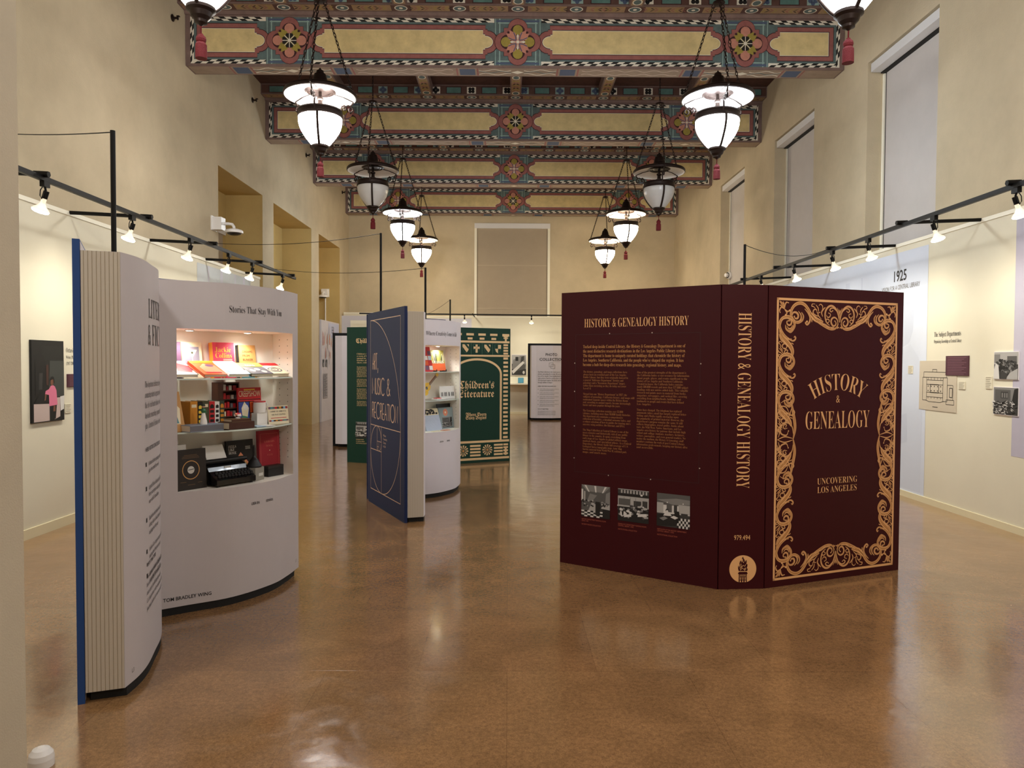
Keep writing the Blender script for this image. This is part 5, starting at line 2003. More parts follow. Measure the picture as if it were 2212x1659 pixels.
DECO = {'A': (.6, [[(0, 0), (.3, 1), (.6, 0)], [(.12, .36), (.48, .36)]]), 'R': (.5, [[(0, 0), (0, 1), (.3, 1), (.46, .92), (.46, .6), (.3, .5), (0, .5)], [(.2, .5), (.5, 0)]]),
        'T': (.5, [[(0, 1), (.5, 1)], [(.25, 1), (.25, 0)]]), ',': (.2, [[(.12, .1), (.12, -.06), (.04, -.2)]]), 'M': (.8, [[(0, 0), (0, 1), (.4, .2), (.8, 1), (.8, 0)]]),
        'U': (.5, [[(0, 1), (0, .2), (.1, .03), (.25, 0), (.4, .03), (.5, .2), (.5, 1)]]), 'S': (.4, [[(.38, .9), (.25, 1), (.1, .98), (.0, .82), (.06, .64), (.34, .4), (.4, .2), (.3, .03), (.14, 0), (0, .1)]]),
        'I': (.06, [[(.03, 0), (.03, 1)]]), 'E': (.4, [[(.4, 0), (0, 0), (0, 1), (.4, 1)], [(0, .36), (.32, .36)]]), 'N': (.6, [[(0, 0), (0, 1), (.6, 0), (.6, 1)]]),
        'C': (1.0, [arcp(.55, .5, .52, .52, .85, 2 * PI - .85, 26)]), 'O': (1.1, [arcp(.55, .5, .54, .53, 0, 2 * PI, 32)]),
        '&': (.75, [[(.75, 0), (.2, .72), (.2, .9), (.35, 1), (.5, .9), (.48, .74), (.1, .36), (.04, .2), (.14, .03), (.36, 0), (.56, .12), (.7, .4)]])}


def deco(s, a, z, h, width):
    ws = [DECO[ch][0] for ch in s]
    gap = .16
    tot = sum(ws) + gap * (len(s) - 1)
    k = width / tot
    for ch, w in zip(s, ws):
        for pl in DECO[ch][1]:
            pts = [(a + x * k, z + y * h) for x, y in pl]
            m.ribbon(F, pts, .014, .0018, ROSEGOLD)
        a += (w + gap) * k


deco('ART,', .158, 1.499, .176, .22)
deco('MUSIC', .152, 1.231, .175, .465)
deco('&', .688, 1.231, .175, .12)
deco('RECREATION', .150, .968, .17, .91)
for i, r in enumerate(('Where', 'Creativity', 'Comes', 'to Life')):
    text(m, F, r, .56, .79 - i * .038, .05, ROSEGOLD, 'N', caph=.024)
m.build('gold_print', cov)
CPA = ChordPage(RP2, AA, AT)
m = MB()
text(m, CPA, 'Where Creativity Comes to Life', .27, 1.895, 1, INK, 'S', caph=.05, width=.57)
text(m, CPA, 'LEER EN', .46, .64, 1, INK, 'B', caph=.017, width=.068)
text(m, CPA, 'ESPA\u00d1OL', .595, .64, 1, INK, 'B', caph=.017, width=.068)
text(m, CPA, 'L3', 1.05, .105, 1, GREYINK, 'N', caph=.02, sx=.8)
m.build('lettering', art)
b = MB()
b.tube([(-1.40, 7.985, 2.08), (-1.40, 7.985, 2.99)], .0125, BLACK, 8)
b.build('cable_pole', art)
b = MB()
b.tube([(-.985, 8.62, 2.08), (-.985, 8.62, 2.70)], .0125, BLACK, 8)
b.build('cable_pole', art)


# ---- the two closed-in white panel books farther back
def panel_book(label, o, ang, w, rows, h=BH, side=.19, flip=1):
    """board with a billowing page block in front; faces -y turned by ang"""
    root = thing('giant_book', label, 'book display', (o[0], o[1], 0))
    u = Vector((math.cos(ang), math.sin(ang), 0))
    F = Frame((o[0], o[1], 0), u, (0, 0, 1))
    b = MB()
    b.box(0, w, 0, h, -.04, 0, BLKBOARD, F)
    b.build('cover', root)
    G = Frame(F(0, 0), F.u, -F.n)      # plan coordinates: a along, b away from the viewer
    b = MB()
    pts = [(.06, 0), (.06 + side * .12, -side), (.06 + side * .8, -side - .05), (w * .5, -side - .07), (w - .3, -side * .6), (w - .06, -.02), (w - .06, 0)]
    PAGE = PAGE_LIT
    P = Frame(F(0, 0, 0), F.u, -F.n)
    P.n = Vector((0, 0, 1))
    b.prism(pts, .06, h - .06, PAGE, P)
    b.build('page_block', root)
    b = MB()
    b.prism([(.1, 0), (.13, -side * .8), (w - .3, -side * .5), (w - .1, 0)], 0, .06, BLACKM, P)
    b.build('plinth', root)
    m = MB()
    E = Frame(F(.06 + side * .8, 0, side + .052), (P(w * .5, -side - .07) - P(.06 + side * .8, -side - .05)), (0, 0, 1))
    rows(m, E, w)
    m.build('lettering', root)
    f = MB()
    f.rect(Frame(P(.06, 0), P(.06 + side * .12, -side) - P(.06, 0), (0, 0, 1)), .004, side, .062, h - .062, .0012, FOREEDGE)
    f.build('fore_edge', root)
    return root


def photo_rows(m, E, w):
    text(m, E, 'PHOTO', .42, 1.78, 1, INK, 'B', caph=.075, align='c', width=.33)
    text(m, E, 'COLLECTION', .44, 1.65, 1, INK, 'B', caph=.075, align='c', width=.70)
    for d in (0, .05):
        for q in (((0, 0), (.11, 0)), ((0, .11), (.11, .11)), ((0, 0), (0, .11)), ((.11, 0), (.11, .11))):
            m.ribbon(E, [(x + .36 + d, z + 1.43 + (.05 - d)) for x, z in q], .008, .0015, GREYINK)
    for i, r in enumerate(("The Photo Collection is the visual memory of the", "pictures, presenting the everyday life and people", "faces of Los Angeles. From neighborhoods to city", "rights protests, from the growing places to the", "The department captures the beauty and moments", "through millions of images.")):
        text(m, E, r, .05, 1.32 - i * .058, .085, INK, 'S', sx=.6)
    text(m, E, 'HERE VISITORS CAN EXPLORE', .05, .93, .05, INK, 'B')
    for i in range(5):
        m.disc(E, .06, .86 - i * .105, .009, .0015, INK, 8)
        text(m, E, "A photo archive of the past and present of the city", .10, .855 - i * .105, .055, INK, 'S', sx=.66)
        text(m, E, "and people who lived and worked there", .10, .81 - i * .105, .055, INK, 'S', sx=.66)
    text(m, E, 'WHY IT MATTERS', .05, .30, .05, INK, 'B')
    for i in range(3):
        text(m, E, "These photographs keep the story of the region", .05, .24 - i * .045, .055, INK, 'S', sx=.66)


panel_book('giant white Photo Collection book page with a black board, half hidden by the maroon book', (.545, 20.3), .03, 1.35, photo_rows)


def far_rows(m, E, w):
    for i, r in enumerate(("SPECIAL", "COLLECTIONS")):
        text(m, E, r, .12, 1.30 - i * .12, .17, INK, 'N')
    for i in range(8):
        text(m, E, "A collection of rare items and", .12, .98 - i * .07, .06, INK, 'S', sx=.7)


panel_book('giant white book page with black board standing left of the green book', (-3.31, 13.70), .06, 1.3, far_rows)


# ---- sagging cables between poles and tracks
def cable(label, p, q, sag, loc=None):
    p, q = Vector(p), Vector(q)
    n = 20
    b = MB()
    b.tube([p.lerp(q, i / n) - Vector((0, 0, sag * 4 * (i / n) * (1 - i / n))) for i in range(n + 1)], .0032, BLACK, 5)
    tag(b.build('power_cable', loc=p), label, 'cable', 'thin overhead power cables')


cable('thin cable running left from the pole on the blue literature book', (-1.953, 3.62, 2.705), (-4.97, 6.3, 3.62), .05)
cable('thin sagging cable from the left track to the tallest pole on the navy book', (tx, 8.55, tz + .02), (-1.40, 7.985, 2.985), .06)
cable('thin sagging cable from the left track to the shorter pole on the navy book', (tx, 10.9, tz + .02), (-.985, 8.62, 2.695), .06)
cable('thin slanting cable up to the short pole behind the green book', (-3.05, 22.6, 3.035), (-1.02, 12.7, 2.675), .12)
cable('thin sagging cable from the right track to the pole behind the maroon book', (rx, 9.0, rz + .03), (2.21, 6.83, 2.695), .10)

# ================================================================ THINGS HUNG ON THE EXHIBIT WALLS
def plaque(name, label, cat, F, a0, a1, z0, z1, m, t=.012, deco=None, group=None):
    root = thing(name, label, cat, F((a0 + a1) / 2, z0), group)
    b = MB()
    b.box(a0, a1, z0, z1, .0005, t, m, F)
    b.build('panel', root)
    if deco:
        d = MB()
        deco(d, t + .001)
        d.build('print', root)
    return root


MAROONP = mat('maroon_plaque', '#4A2230', .5)
CARD = mat('label_card', '#D9D2BC', .6)
SEPIA = mat('plan_paper', '#C3B7A2', .7)
PLANINK = mat('plan_ink', '#3A342E', .7)
PINK = mat('pink_jacket', '#D0708C', .7)
SKIN = mat('brown_skin', '#6E4634', .6)
PINKW = mat('photo_pale_counter', '#B9A6A0', .6)
DKG = mat('photo_dark_wall', '#1B1C1A', .5)
DKG2 = mat('photo_mid_wall', '#3A3D3A', .5)

# left wall: colour portrait, name, plaque, card
def portrait(d, c):
    a0, a1, z0, z1 = 6.46, 6.925, 1.02, 1.765
    w, h = a1 - a0, z1 - z0
    P = lambda pts, m, k: d.poly(FL, [(a0 + x * w, z0 + y * h) for x, y in pts], c + k * .0004, m)
    P([(0, 0), (1, 0), (1, 1), (0, 1)], GREY[0], 0)
    P([(.35, .3), (1, .3), (1, .93), (.3, .93)], DKG, 1)
    P([(.5, .3), (1, .3), (1, .75), (.55, .75)], DKG2, 2)
    P([(.1, .34)] + [(.255 + .155 * math.cos(t), .74 + .09 * math.sin(t)) for t in [PI - PI * i / 12 for i in range(13)]] + [(.41, .34)], GREY[0], 3)
    P([(.43, .45), (.5, .45), (.5, .7), (.43, .7)], mat('photo_books_brown', '#40261E', .6), 4)
    P([(.2, .4), (.3, .4), (.32, .6), (.22, .6)], GREY[1], 4)
    P([(.04, .01), (.52, .01), (.52, .22), (.04, .23)], PINKW, 5)
    P([(.68, .02), (.86, .05), (.86, .29), (.7, .29)], PINKW, 5)
    P([(.87, .12), (.98, .14), (1, .31), (.86, .30)], GREY[5], 6)
    P([(.04, .23), (.15, .3), (.3, .36), (.5, .3), (.5, .22)], GREY[0], 6)
    P([(.52, .01), (.71, .03), (.75, .2), (.52, .2)], GREY[0], 7)
    P([(.62, .45), (.69, .43), (.74, .38), (.77, .2), (.51, .19), (.50, .33), (.38, .34), (.40, .38), (.5, .4), (.56, .44)], PINK, 8)
    P([(.36, .26), (.40, .27), (.43, .34), (.38, .34)], SKIN, 9)
    P([(.63, .12), (.70, .12), (.70, .19), (.64, .19)], SKIN, 9)
    P([(.55, .46), (.61, .44), (.66, .48), (.66, .53), (.56, .53)], SKIN, 9)
    P([(.54, .51), (.57, .55), (.62, .56), (.67, .54), (.68, .48), (.65, .47), (.64, .52)], GREY[0], 10)


plaque('wall_photograph', 'tall dark photograph of a person in a pink jacket, on the left display wall', 'photograph', FL, 6.46, 6.925, 1.02, 1.765, BLACKM, .02, portrait)
m = MB()
text(m, FL, 'Octavia E. Butler', 6.994, 1.66, 1, INK, 'S', caph=.045, sx=.62)
text(m, FL, 'Writer, Pasadena', 6.994, 1.60, 1, INK, 'S', caph=.03, sx=.62)
text(m, FL, '(1947-2006)', 6.994, 1.54, 1, INK, 'S', caph=.03, sx=.62)
o = m.build('wall_lettering', loc=FL(6.99, 1.54))
tag(o, 'black wall lettering beside the tall dark photograph, cut by the blue cover', 'lettering')
def small_rows(F, a0, a1, z0, z1, n, m):
    def f(d, c):
        for i in range(n):
            z = z1 - (z1 - z0) * (i + .8) / (n + .6)
            d.rect(F, a0 + (a1 - a0) * .08, a1 - (a1 - a0) * (.08 + .2 * ((i * 7) % 3) / 2), z, z + (z1 - z0) / (n * 3.2), c, m)
    return f
PALEINK = mat('plaque_text', '#75505A', .6)
CARDINK = mat('card_text', '#9A917C', .7)
plaque('wall_plaque', 'maroon text plaque on the left wall, partly hidden by the blue book cover', 'plaque', FL, 7.0, 7.30, 1.328, 1.452, MAROONP, .015, small_rows(FL, 7.0, 7.3, 1.328, 1.452, 8, PALEINK))
plaque('label_card', 'small cream label card below the maroon plaque on the left wall', 'label card', FL, 6.965, 7.055, 1.08, 1.165, CARD, .008, small_rows(FL, 6.965, 7.055, 1.08, 1.165, 5, CARDINK))

# right wall
def plan(d, c):
    ln = lambda pts, w=.006: d.ribbon(FR, [(a - 8.405, z) for a, z in pts], w, c, PLANINK)
    def bx(a0, a1, z0, z1, w=.006):
        for q in (((a0, z0), (a1, z0)), ((a0, z1), (a1, z1)), ((a0, z0), (a0, z1)), ((a1, z0), (a1, z1))):
            ln(q, w)
    bx(.09, .52, 1.44, 1.50)
    bx(.07, .15, 1.18, 1.44)
    bx(.46, .54, 1.18, 1.44)
    bx(.15, .46, 1.22, 1.27)
    bx(.15, .46, 1.36, 1.41)
    bx(.22, .38, 1.27, 1.36, .009)
    bx(.26, .34, 1.50, 1.53)
    bx(.54, .64, 1.20, 1.36)
    bx(.52, .66, 1.15, 1.20)
    bx(.58, .63, 1.23, 1.33, .008)
    for a in (.18, .24, .30, .36, .42):
        ln([(a, 1.41), (a, 1.44)])
        ln([(a, 1.20), (a, 1.22)])
        d.disc(FR, a - 8.405, 1.29, .009, c, PLANINK, 6)
        d.disc(FR, a - 8.405, 1.34, .009, c, PLANINK, 6)
    ln([(.13, 1.18), (.2, 1.165), (.41, 1.165), (.48, 1.18)])
    ln([(.27, 1.11), (.37, 1.11)], .008)
plaque('floor_plan_poster', 'large tan poster with a drawn building floor plan on the right wall', 'poster', FR, -8.405, -7.705, 1.07, 1.627, SEPIA, .006, plan)
plaque('wall_plaque', 'maroon text plaque overlapping the corner of the floor plan poster', 'plaque', FR, -7.895, -7.505, 1.468, 1.678, MAROONP, .012, small_rows(FR, -7.895, -7.505, 1.468, 1.67, 11, PALEINK))
for a0, a1, z0, z1, l in ((-8.645, -8.545, 1.477, 1.57, 'small pale label card on the blue 1925 mural'), (-7.67, -7.56, 1.327, 1.407, 'small cream label card just below the maroon plaque on the right wall'),
                          (-7.236, -7.14, 1.347, 1.468, 'tall cream label card left of the two black-and-white photographs')):
    plaque('label_card', l, 'label card', FR, a0, a1, z0, z1, CARD, .008, small_rows(FR, a0, a1, z0, z1, 6, CARDINK))
plaque('wall_photograph', 'black-and-white photograph of trees along a path, upper of two on the right wall', 'photograph', FR, -7.11, -6.765, 1.442, 1.711, WHITE, .010, lambda d, c: photo_print(d, FR, -7.105, -6.77, 1.447, 1.706, 'trees', c, 2))
plaque('wall_photograph', 'black-and-white photograph of house rubble, lower of two on the right wall', 'photograph', FR, -7.105, -6.755, 1.101, 1.371, WHITE, .010, lambda d, c: photo_print(d, FR, -7.10, -6.76, 1.106, 1.366, 'rubble', c, 3))
# far wall
plaque('wall_photograph', 'black-and-white photograph of a tilted staircase on the far wall beside the green book', 'photograph', FB, .095, .56, 1.20, 1.845, WHITE, .03, lambda d, c: photo_print(d, FB, .105, .55, 1.21, 1.835, 'stairs', c, 4))
root = thing('wall_shelf', 'pale shelf box on the far wall under the staircase photograph', 'shelf', FB(.33, .92))
b = MB()
b.box(-.6, 1.4, .92, .96, .001, .35, CAPW, FB)
b.box(-.6, 1.4, .96, 1.15, .001, .03, CAPW, FB)
b.build('shelf_box', root)
b = MB()
F = Frame(FB(.30, .962, .19), (1, 0, 0), Vector((0, .35, 1)))
b.box(0, .17, 0, .17, 0, .015, mat('blue_cover', '#2F7F9E', .5), F)
b.box(.015, .155, .015, .155, .015, .017, mat('blue_cover_inner', '#4A9AB8', .5), F)
tag(b.build('blue_book', loc=FB(.385, .962, .19)), 'small square blue booklet standing on the far wall shelf', 'book')

# ================================================================ THINGS IN THE DISPLAY CASES
class Case:
    """s along the page, d into the case, z up"""
    def __init__(s, A, T, N):
        s.A, s.T, s.N = A, T, N

    def p(s, a, d, z):
        return Vector((s.A.x, s.A.y, 0)) + s.T * a + s.N * d + Vector((0, 0, z))

    def frame(s, a, d, z, lean=0.0, turn=0.0):
        """upright frame facing out of the case: u along the page, v up leaning back, n outwards"""
        T = s.T * math.cos(turn) + s.N * math.sin(turn)
        N = s.N * math.cos(turn) - s.T * math.sin(turn)
        up = Vector((0, 0, 1)) * math.cos(lean) + N * math.sin(lean)
        return Frame(s.p(a, d, z), T, up)


LC = Case(LA, LT, LN)
AC = Case(AA, AT, AN)
PAPER = mat('book_paper', '#E6DAC2', .8)


def book(label, F, w, h, t, m, art=None, spine_m=None, group=None, name='book'):
    """closed book standing in F: cover faces n, spine on the left edge"""
    root = thing(name, label, 'book', F(w / 2, 0, -t / 2), group)
    b = MB()
    e = min(.003, t * .2)
    b.box(0, w, 0, h, -e, 0, m, F)
    b.box(0, w, 0, h, -t, -t + e, m, F)
    b.box(0, e, 0, h, -t + e, -e, spine_m or m, F)
    b.build('cover', root)
    b = MB()
    b.box(e, w - .003, .003, h - .003, -t + e, -e, PAPER, F)
    b.build('pages', root)
    if art:
        d = MB()
        art(d, F)
        d.build('cover_print', root)
    return root


S1Z, S2Z, S0Z = 1.4725, 1.1365, .7655
col = lambda n, h, r=.5: mat('tint_' + n, h, r)
cream, pinkc, yel, teal, tan = col('cream', '#EFE3C4'), col('hot_pink', '#E0405E'), col('lemon', '#F3D34A'), col('teal', '#4E8C98'), col('tan', '#C9975A')
orange, sky, red, slate, ltgray = col('orange', '#E0622E'), col('sky', '#7FB6DC'), col('red', '#C8252E'), col('slate', '#6A6A72'), col('light_grey', '#C9C6C0')
purple, brown, olive, mustard, dkg = col('plum', '#6A4A64'), col('brown', '#4A281C'), col('olive', '#4A4A32'), col('mustard', '#D08A28'), col('bottle', '#2E3E30')
skyl, salm, maroon2, wht, blk = col('pale_blue', '#BFD8EA'), col('salmon', '#E08A6A'), col('crimson', '#9C1F2E'), col('white', '#EFEDEA'), col('black', '#131112')

# --- upper shelf, back row
book('thin plum book at the left end of the upper shelf, spine out', LC.frame(.235, .15, S1Z, .12), .04, .235, .03, purple, spine_m=purple)
def martini(d, F):
    d.rect(F, .022, .13, .03, .205, .001, col('dusk', '#8E8A98'))
    d.rect(F, .022, .13, .03, .08, .0014, salm)
    d.poly(F, [(.035, .185), (.115, .185), (.08, .135), (.072, .135)], .002, cream)
    d.rect(F, .073, .079, .085, .14, .002, cream)
    d.poly(F, [(.05, .075), (.102, .075), (.08, .09), (.072, .09)], .002, cream)
    d.disc(F, .076, .165, .008, .0024, olive, 8)
book('cream book with a martini glass cover on the upper shelf', LC.frame(.285, .155, S1Z, .12, .06), .152, .235, .03, cream, martini)
def jackie(d, F):
    text(d, F, 'Jackie', .015, .172, 1, yel, 'S', caph=.034, width=.125, c=.001)
    text(d, F, 'Collins', .015, .132, 1, yel, 'S', caph=.034, width=.13, c=.001)
    for x, z in ((.05, .07), (.075, .06)):
        d.rect(F, x - .003, x + .003, .0, z, .001, yel)
        for k in range(8):
            t = k * PI / 4 + .2
            d.ribbon(F, [(x, z), (x + .018 * math.cos(t), z + .014 * math.sin(t))], .006, .0012, yel)
    d.disc(F, .118, .055, .016, .001, wht, 14)
    d.disc(F, .118, .055, .014, .0012, maroon2, 14)
    for i in range(3):
        d.rect(F, .075, .145, .105 + i * .008, .108 + i * .008, .001, cream)
book('thick hot pink novel with yellow title and palm trees on the upper shelf', LC.frame(.487, .12, S1Z, .1, .0), .165, .238, .045, pinkc, jackie, spine_m=mustard)
def bunker(d, F):
    for i, r in enumerate(('DREAMS', 'FROM', 'BUNKER', 'HILL')):
        text(d, F, r, .03, .17 - i * .028, 1, brown, 'N', caph=.015, c=.001, sx=1.1)
    d.poly(F, [(.01, 0), (.14, 0)] + [(.13 * math.cos(t), .09 * math.sin(t)) for t in [.0, .3, .6, .9, 1.2, 1.5]], .001, teal)
book('tan book with a teal hill and black spine on the upper shelf', LC.frame(.712, .15, S1Z, .1, .1), .15, .225, .035, tan, bunker, spine_m=blk)
# --- upper shelf, front row lying on sloped stands
def stand(label, s, d, z, w, depth, rise):
    root = thing('book_stand', label, 'book stand', LC.p(s + w / 2, d, z), 'clear sloped stands under the front books')
    b = MB()
    F = LC.frame(s, d, z)
    b.box(0, w, 0, .01, -depth, 0, GLASS, F)
    b.build('base', root)
    b = MB()
    G = Frame(F(0, .012, -.01), F.u, F.v * rise - F.n * depth)
    b.box(0, w, 0, math.hypot(rise, depth) * .9, -.002, .0, GLASS, G)
    b.build('slope', root)
def lying(label, s, d, w, art, m, h=.20, t=.02, z=S1Z, lean=1.13):
    F = LC.frame(s, d, z + .006 + t * math.sin(lean), lean)
    return book(label, F, w, h, t, m, art, group='books lying on the upper shelf')
def a1(d, F):
    d.poly(F, [(.04, .05), (.13, .03), (.155, .12), (.09, .17)], .001, red)
    d.disc(F, .12, .08, .035, .0014, maroon2, 12)
    for i in range(3):
        d.rect(F, .02, .09, .165 + i * .009, .168 + i * .009, .001, GREYINK)
def a2(d, F):
    d.rect(F, .0, .17, .17, .2, .001, mustard)
    d.poly(F, [(.03, .03), (.15, .02), (.15, .13), (.08, .16), (.03, .11)], .001, salm)
    d.disc(F, .11, .13, .03, .0014, purple, 12, .02)
    d.rect(F, .03, .14, .02, .035, .0016, red)
def a3(d, F):
    d.rect(F, .0, .165, .0, .06, .001, sky)
    for i in range(7):
        d.rect(F, .015 + i * .02, .03 + i * .02, .02, .05 + .02 * (i % 3), .0014, col('tower_blue', '#4E86B8'))
def a4(d, F):
    d.rect(F, .0, .19, .13, .2, .001, yel)
    d.rect(F, .01, .18, .0, .12, .001, slate)
    for x, z in ((.05, .06), (.1, .08), (.13, .04)):
        d.disc(F, x, z, .022, .0014, ltgray, 10)
    text(d, F, 'DIAS', .05, .14, 1, wht, 'N', caph=.025, c=.0014)
def a5(d, F):
    d.rect(F, .0, .2, .15, .2, .001, red)
    pts = [(.1 + (.01 + .055 * t / 14) * math.cos(t), .075 + (.008 + .04 * t / 14) * math.sin(t)) for t in [i * .35 for i in range(41)]]
    d.ribbon(F, pts, .009, .0014, slate)
lying('red and white book lying leftmost in the front row on the upper shelf', .120, -.025, .155, a1, ltgray)
lying('orange and purple paperback lying second in the front row, upper shelf', .27, -.095, .165, a2, orange)
lying('white and sky blue book lying third in the front row on the upper shelf', .445, -.10, .155, a3, wht)
lying('grey and yellow book lying fourth in the front row on the upper shelf', .62, -.095, .175, a4, olive, lean=1.2)
lying('book with a spiral drawing, last in the front row on the upper shelf', .785, -.06, .18, a5, cream, lean=1.2)

# --- middle shelf
def illus(d, F):
    d.rect(F, .005, .145, .005, .05, .001, tan)
    d.poly(F, [(.03, .05), (.12, .05), (.13, .15), (.08, .21), (.03, .15)], .001, cream)
    d.poly(F, [(.05, .055), (.11, .055), (.1, .12), (.06, .12)], .0014, teal)
    d.disc(F, .085, .15, .022, .0014, salm, 10)
    d.poly(F, [(.06, .165), (.11, .165), (.105, .185), (.065, .185)], .0018, blk)
book('tan picture book of drawn figures leaning at the left end of the middle shelf', LC.frame(.05, -.005, S2Z, .28), .145, .26, .02, tan, illus)
x = .25
for nm, h, w, m, art in (('mustard novel with a label, first in the upright row on the middle shelf', .185, .05, mustard, None), ('black and yellow book, second in the upright row on the middle shelf', .178, .034, blk, yel),
                         ('olive grey book, third in the upright row on the middle shelf', .185, .046, olive, None), ('red book with a dark badge, fourth in the upright row on the middle shelf', .180, .04, red, blk),
                         ('black and white book, fifth in the upright row on the middle shelf', .178, .034, wht, blk), ('bottle green book, last in the upright row on the middle shelf', .182, .036, dkg, mustard)):
    F = LC.frame(x, .03, S2Z)
    def art_f(d, F, art=art, w=w, h=h):
        if art is not None:
            for k in range(5):
                d.rect(F, .006, w - .006, .015 + k * .03, .033 + k * .03, .001, art)
            d.disc(F, w / 2, h - .03, w * .3, .0012, art, 10)
        else:
            d.rect(F, .008, w - .008, h - .04, h - .02, .001, cream)
    root = thing('book', nm, 'book', F(w / 2, 0, -.07), 'row of upright books on the middle shelf')
    b = MB()
    b.box(0, .003, 0, h, -.13, -.002, m, F)
    b.box(w - .003, w, 0, h, -.13, -.002, m, F)
    b.box(0, w, 0, h, -.002, 0, m, F)
    b.build('cover', root)
    b = MB()
    b.box(.003, w - .003, .003, h - .003, -.127, -.002, PAPER, F)
    b.build('pages', root)
    b = MB()
    art_f(b, F)
    b.build('spine_print', root)
    x += w + .0015
# model bookcase
root = thing('model_bookcase', 'dark brown miniature bookcase of tiny books at the back of the middle shelf', 'model', LC.p(.56, .15, S2Z))
F = LC.frame(.515, .125, S2Z)
b = MB()
bw, bh = .168, .30
b.box(0, .04, 0, bh, -.07, 0, brown, F)
b.box(bw - .008, bw, 0, bh, -.07, 0, brown, F)
b.box(0, bw, 0, bh, -.07, -.062, brown, F)
for z in (0, .06, .118, .178, .238, bh - .008):
    b.box(.04, bw - .008, z, z + .008, -.062, 0, brown, F)
b.build('carcass', root)
b = MB()
rnd = random.Random(11)
for z in (.008, .068, .126, .186, .246):
    a = .046
    while a < bw - .03:
        w = .012 + rnd.random() * .016
        b.box(a, a + w, z, z + .026 + rnd.random() * .014, -.05, -.006, rnd.choice((red, ltgray, slate, maroon2, cream)), F)
        a += w + .004 + rnd.random() * .008
b.build('tiny_books', root)['kind'] = 'stuff'
def creep(d, F):
    w, h = .19, .262
    d.rect(F, 0, w, h - .095, h, .001, red)
    text(d, F, 'CREEPSHOW', w / 2, h - .062, 1, cream, 'N', caph=.04, width=w - .012, align='c', c=.0014)
    d.rect(F, .05, .14, h - .018, h - .01, .0014, yel)
    d.rect(F, .006, w - .006, h - .085, h - .08, .0014, blk)
    d.rect(F, 0, w, 0, h - .095, .001, blk)
    d.rect(F, .004, w * .46, .004, h - .1, .0014, col('night_blue', '#3A4FA0'))
    d.poly(F, [(.03, .06), (.07, .05), (.085, .12), (.05, .165), (.025, .12)], .0018, cream)
    d.disc(F, .06, .125, .02, .0022, wht, 10)
    d.poly(F, [(.005, .005), (.08, .005), (.07, .06), (.03, .07)], .0022, mat('comic_green', '#3E8A6A', .5))
    d.rect(F, w * .5, w - .004, .088, h - .1, .0014, orange)
    d.disc(F, .135, .125, .022, .002, salm, 10)
    d.rect(F, w * .5, w - .004, .004, .082, .0014, salm)
    d.disc(F, .12, .045, .024, .002, cream, 10)
    d.poly(F, [(.1, .05), (.15, .055), (.14, .078), (.105, .075)], .0024, blk)
    d.disc(F, .165, .035, .018, .002, red, 10)
book('red and black horror comic standing on the middle shelf', LC.frame(.642, .075, S2Z, .06), .19, .262, .012, red, creep)
root = thing('mug_riser', 'small white riser block under the mug on the middle shelf', 'riser', LC.p(.75, .03, S2Z))
b = MB()
F = LC.frame(.733, .0, S2Z)
b.box(0, .085, 0, .085, -.06, 0, wht, F)
b.build('block', root)
root = thing('mug', 'white enamel mug with red rim on the riser in front of the comic', 'mug', LC.p(.748, .03, S2Z + .0855))
c0 = LC.p(.776, .03, 0)
b = MB()
z = S2Z + .0855
b.lathe([(.038, z), (.041, z + .004), (.041, z + .08)], wht, (c0.x, c0.y, 0), 24)
b.lathe([(.041, z + .08), (.0395, z + .082), (.038, z + .08), (.037, z + .006), (0, z + .005)], wht, (c0.x, c0.y, 0), 24)
b.build('body', root)
b = MB()
b.lathe([(.0412, z + .074), (.0425, z + .079), (.0405, z + .083), (.038, z + .08)], red, (c0.x, c0.y, 0), 24)
b.build('rim', root)
b = MB()
h0 = LC.p(.776 + .04, .03, 0)
b.tube([(h0 + LT * x + Vector((0, 0, z + y))) for x, y in ((-.002, .068), (.014, .07), (.025, .058), (.026, .038), (.016, .022), (-.002, .02))], .005, wht, 7)
b.build('handle', root)
def sign(d, F):
    for i in range(9):
        cs = (purple, teal, slate, red, olive, mustard, brown, sky, maroon2)
        d.rect(F, .004 + i * .0185, .0225 + i * .0185, .108, .124, .001, cs[i])
        d.rect(F, .004 + i * .0185, .0225 + i * .0185, .02, .03, .001, cs[8 - i])
    text(d, F, 'I ADORE YOU MORE FULL', .0875, .085, 1, INK, 'S', caph=.011, width=.14, align='c', c=.001)
    text(d, F, 'THE PAST CHAPTER', .0875, .062, 1, INK, 'S', caph=.011, width=.12, align='c', c=.001)
    d.rect(F, .02, .155, .042, .046, .001, red)
root = thing('sign_card', 'cream sign card with coloured book borders at the right of the middle shelf', 'sign', LC.p(.88, .0, S2Z))
F = LC.frame(.825, -.01, S2Z, .12)
b = MB()
b.box(0, .175, 0, .13, -.006, 0, cream, F)
b.build('card', root)
b = MB()
sign(b, F)
b.build('print', root)
# lying things on the middle shelf
def flat_book(label, s, d, z, w, depth, t, m, turn=0.0, side=None, name='book', group=None):
    F = LC.frame(s, d, z, 0, turn)
    root = thing(name, label, 'book', F(w / 2, 0, -depth / 2), group)
    b = MB()
    e = .003
    b.box(0, w, 0, e, -depth, 0, m, F)
    b.box(0, w, t - e, t, -depth, 0, m, F)
    b.box(0, w, e, t - e, -e, 0, side or m, F)
    b.build('cover', root)
    b = MB()
    b.box(.003, w - .003, e, t - e, -depth + .003, -e, PAPER, F)
    b.build('pages', root)
    return root
flat_book('large grey-blue book lying flat at the front left of the middle shelf', .165, -.10, S2Z, .235, .125, .042, col('grey_blue', '#8FA0B4'), .0, slate)
root = thing('figurine', 'small white figurine with a green top standing on the flat grey-blue book', 'figurine', LC.p(.256, -.07, S2Z + .0425))
c0 = LC.p(.276, -.07, 0)
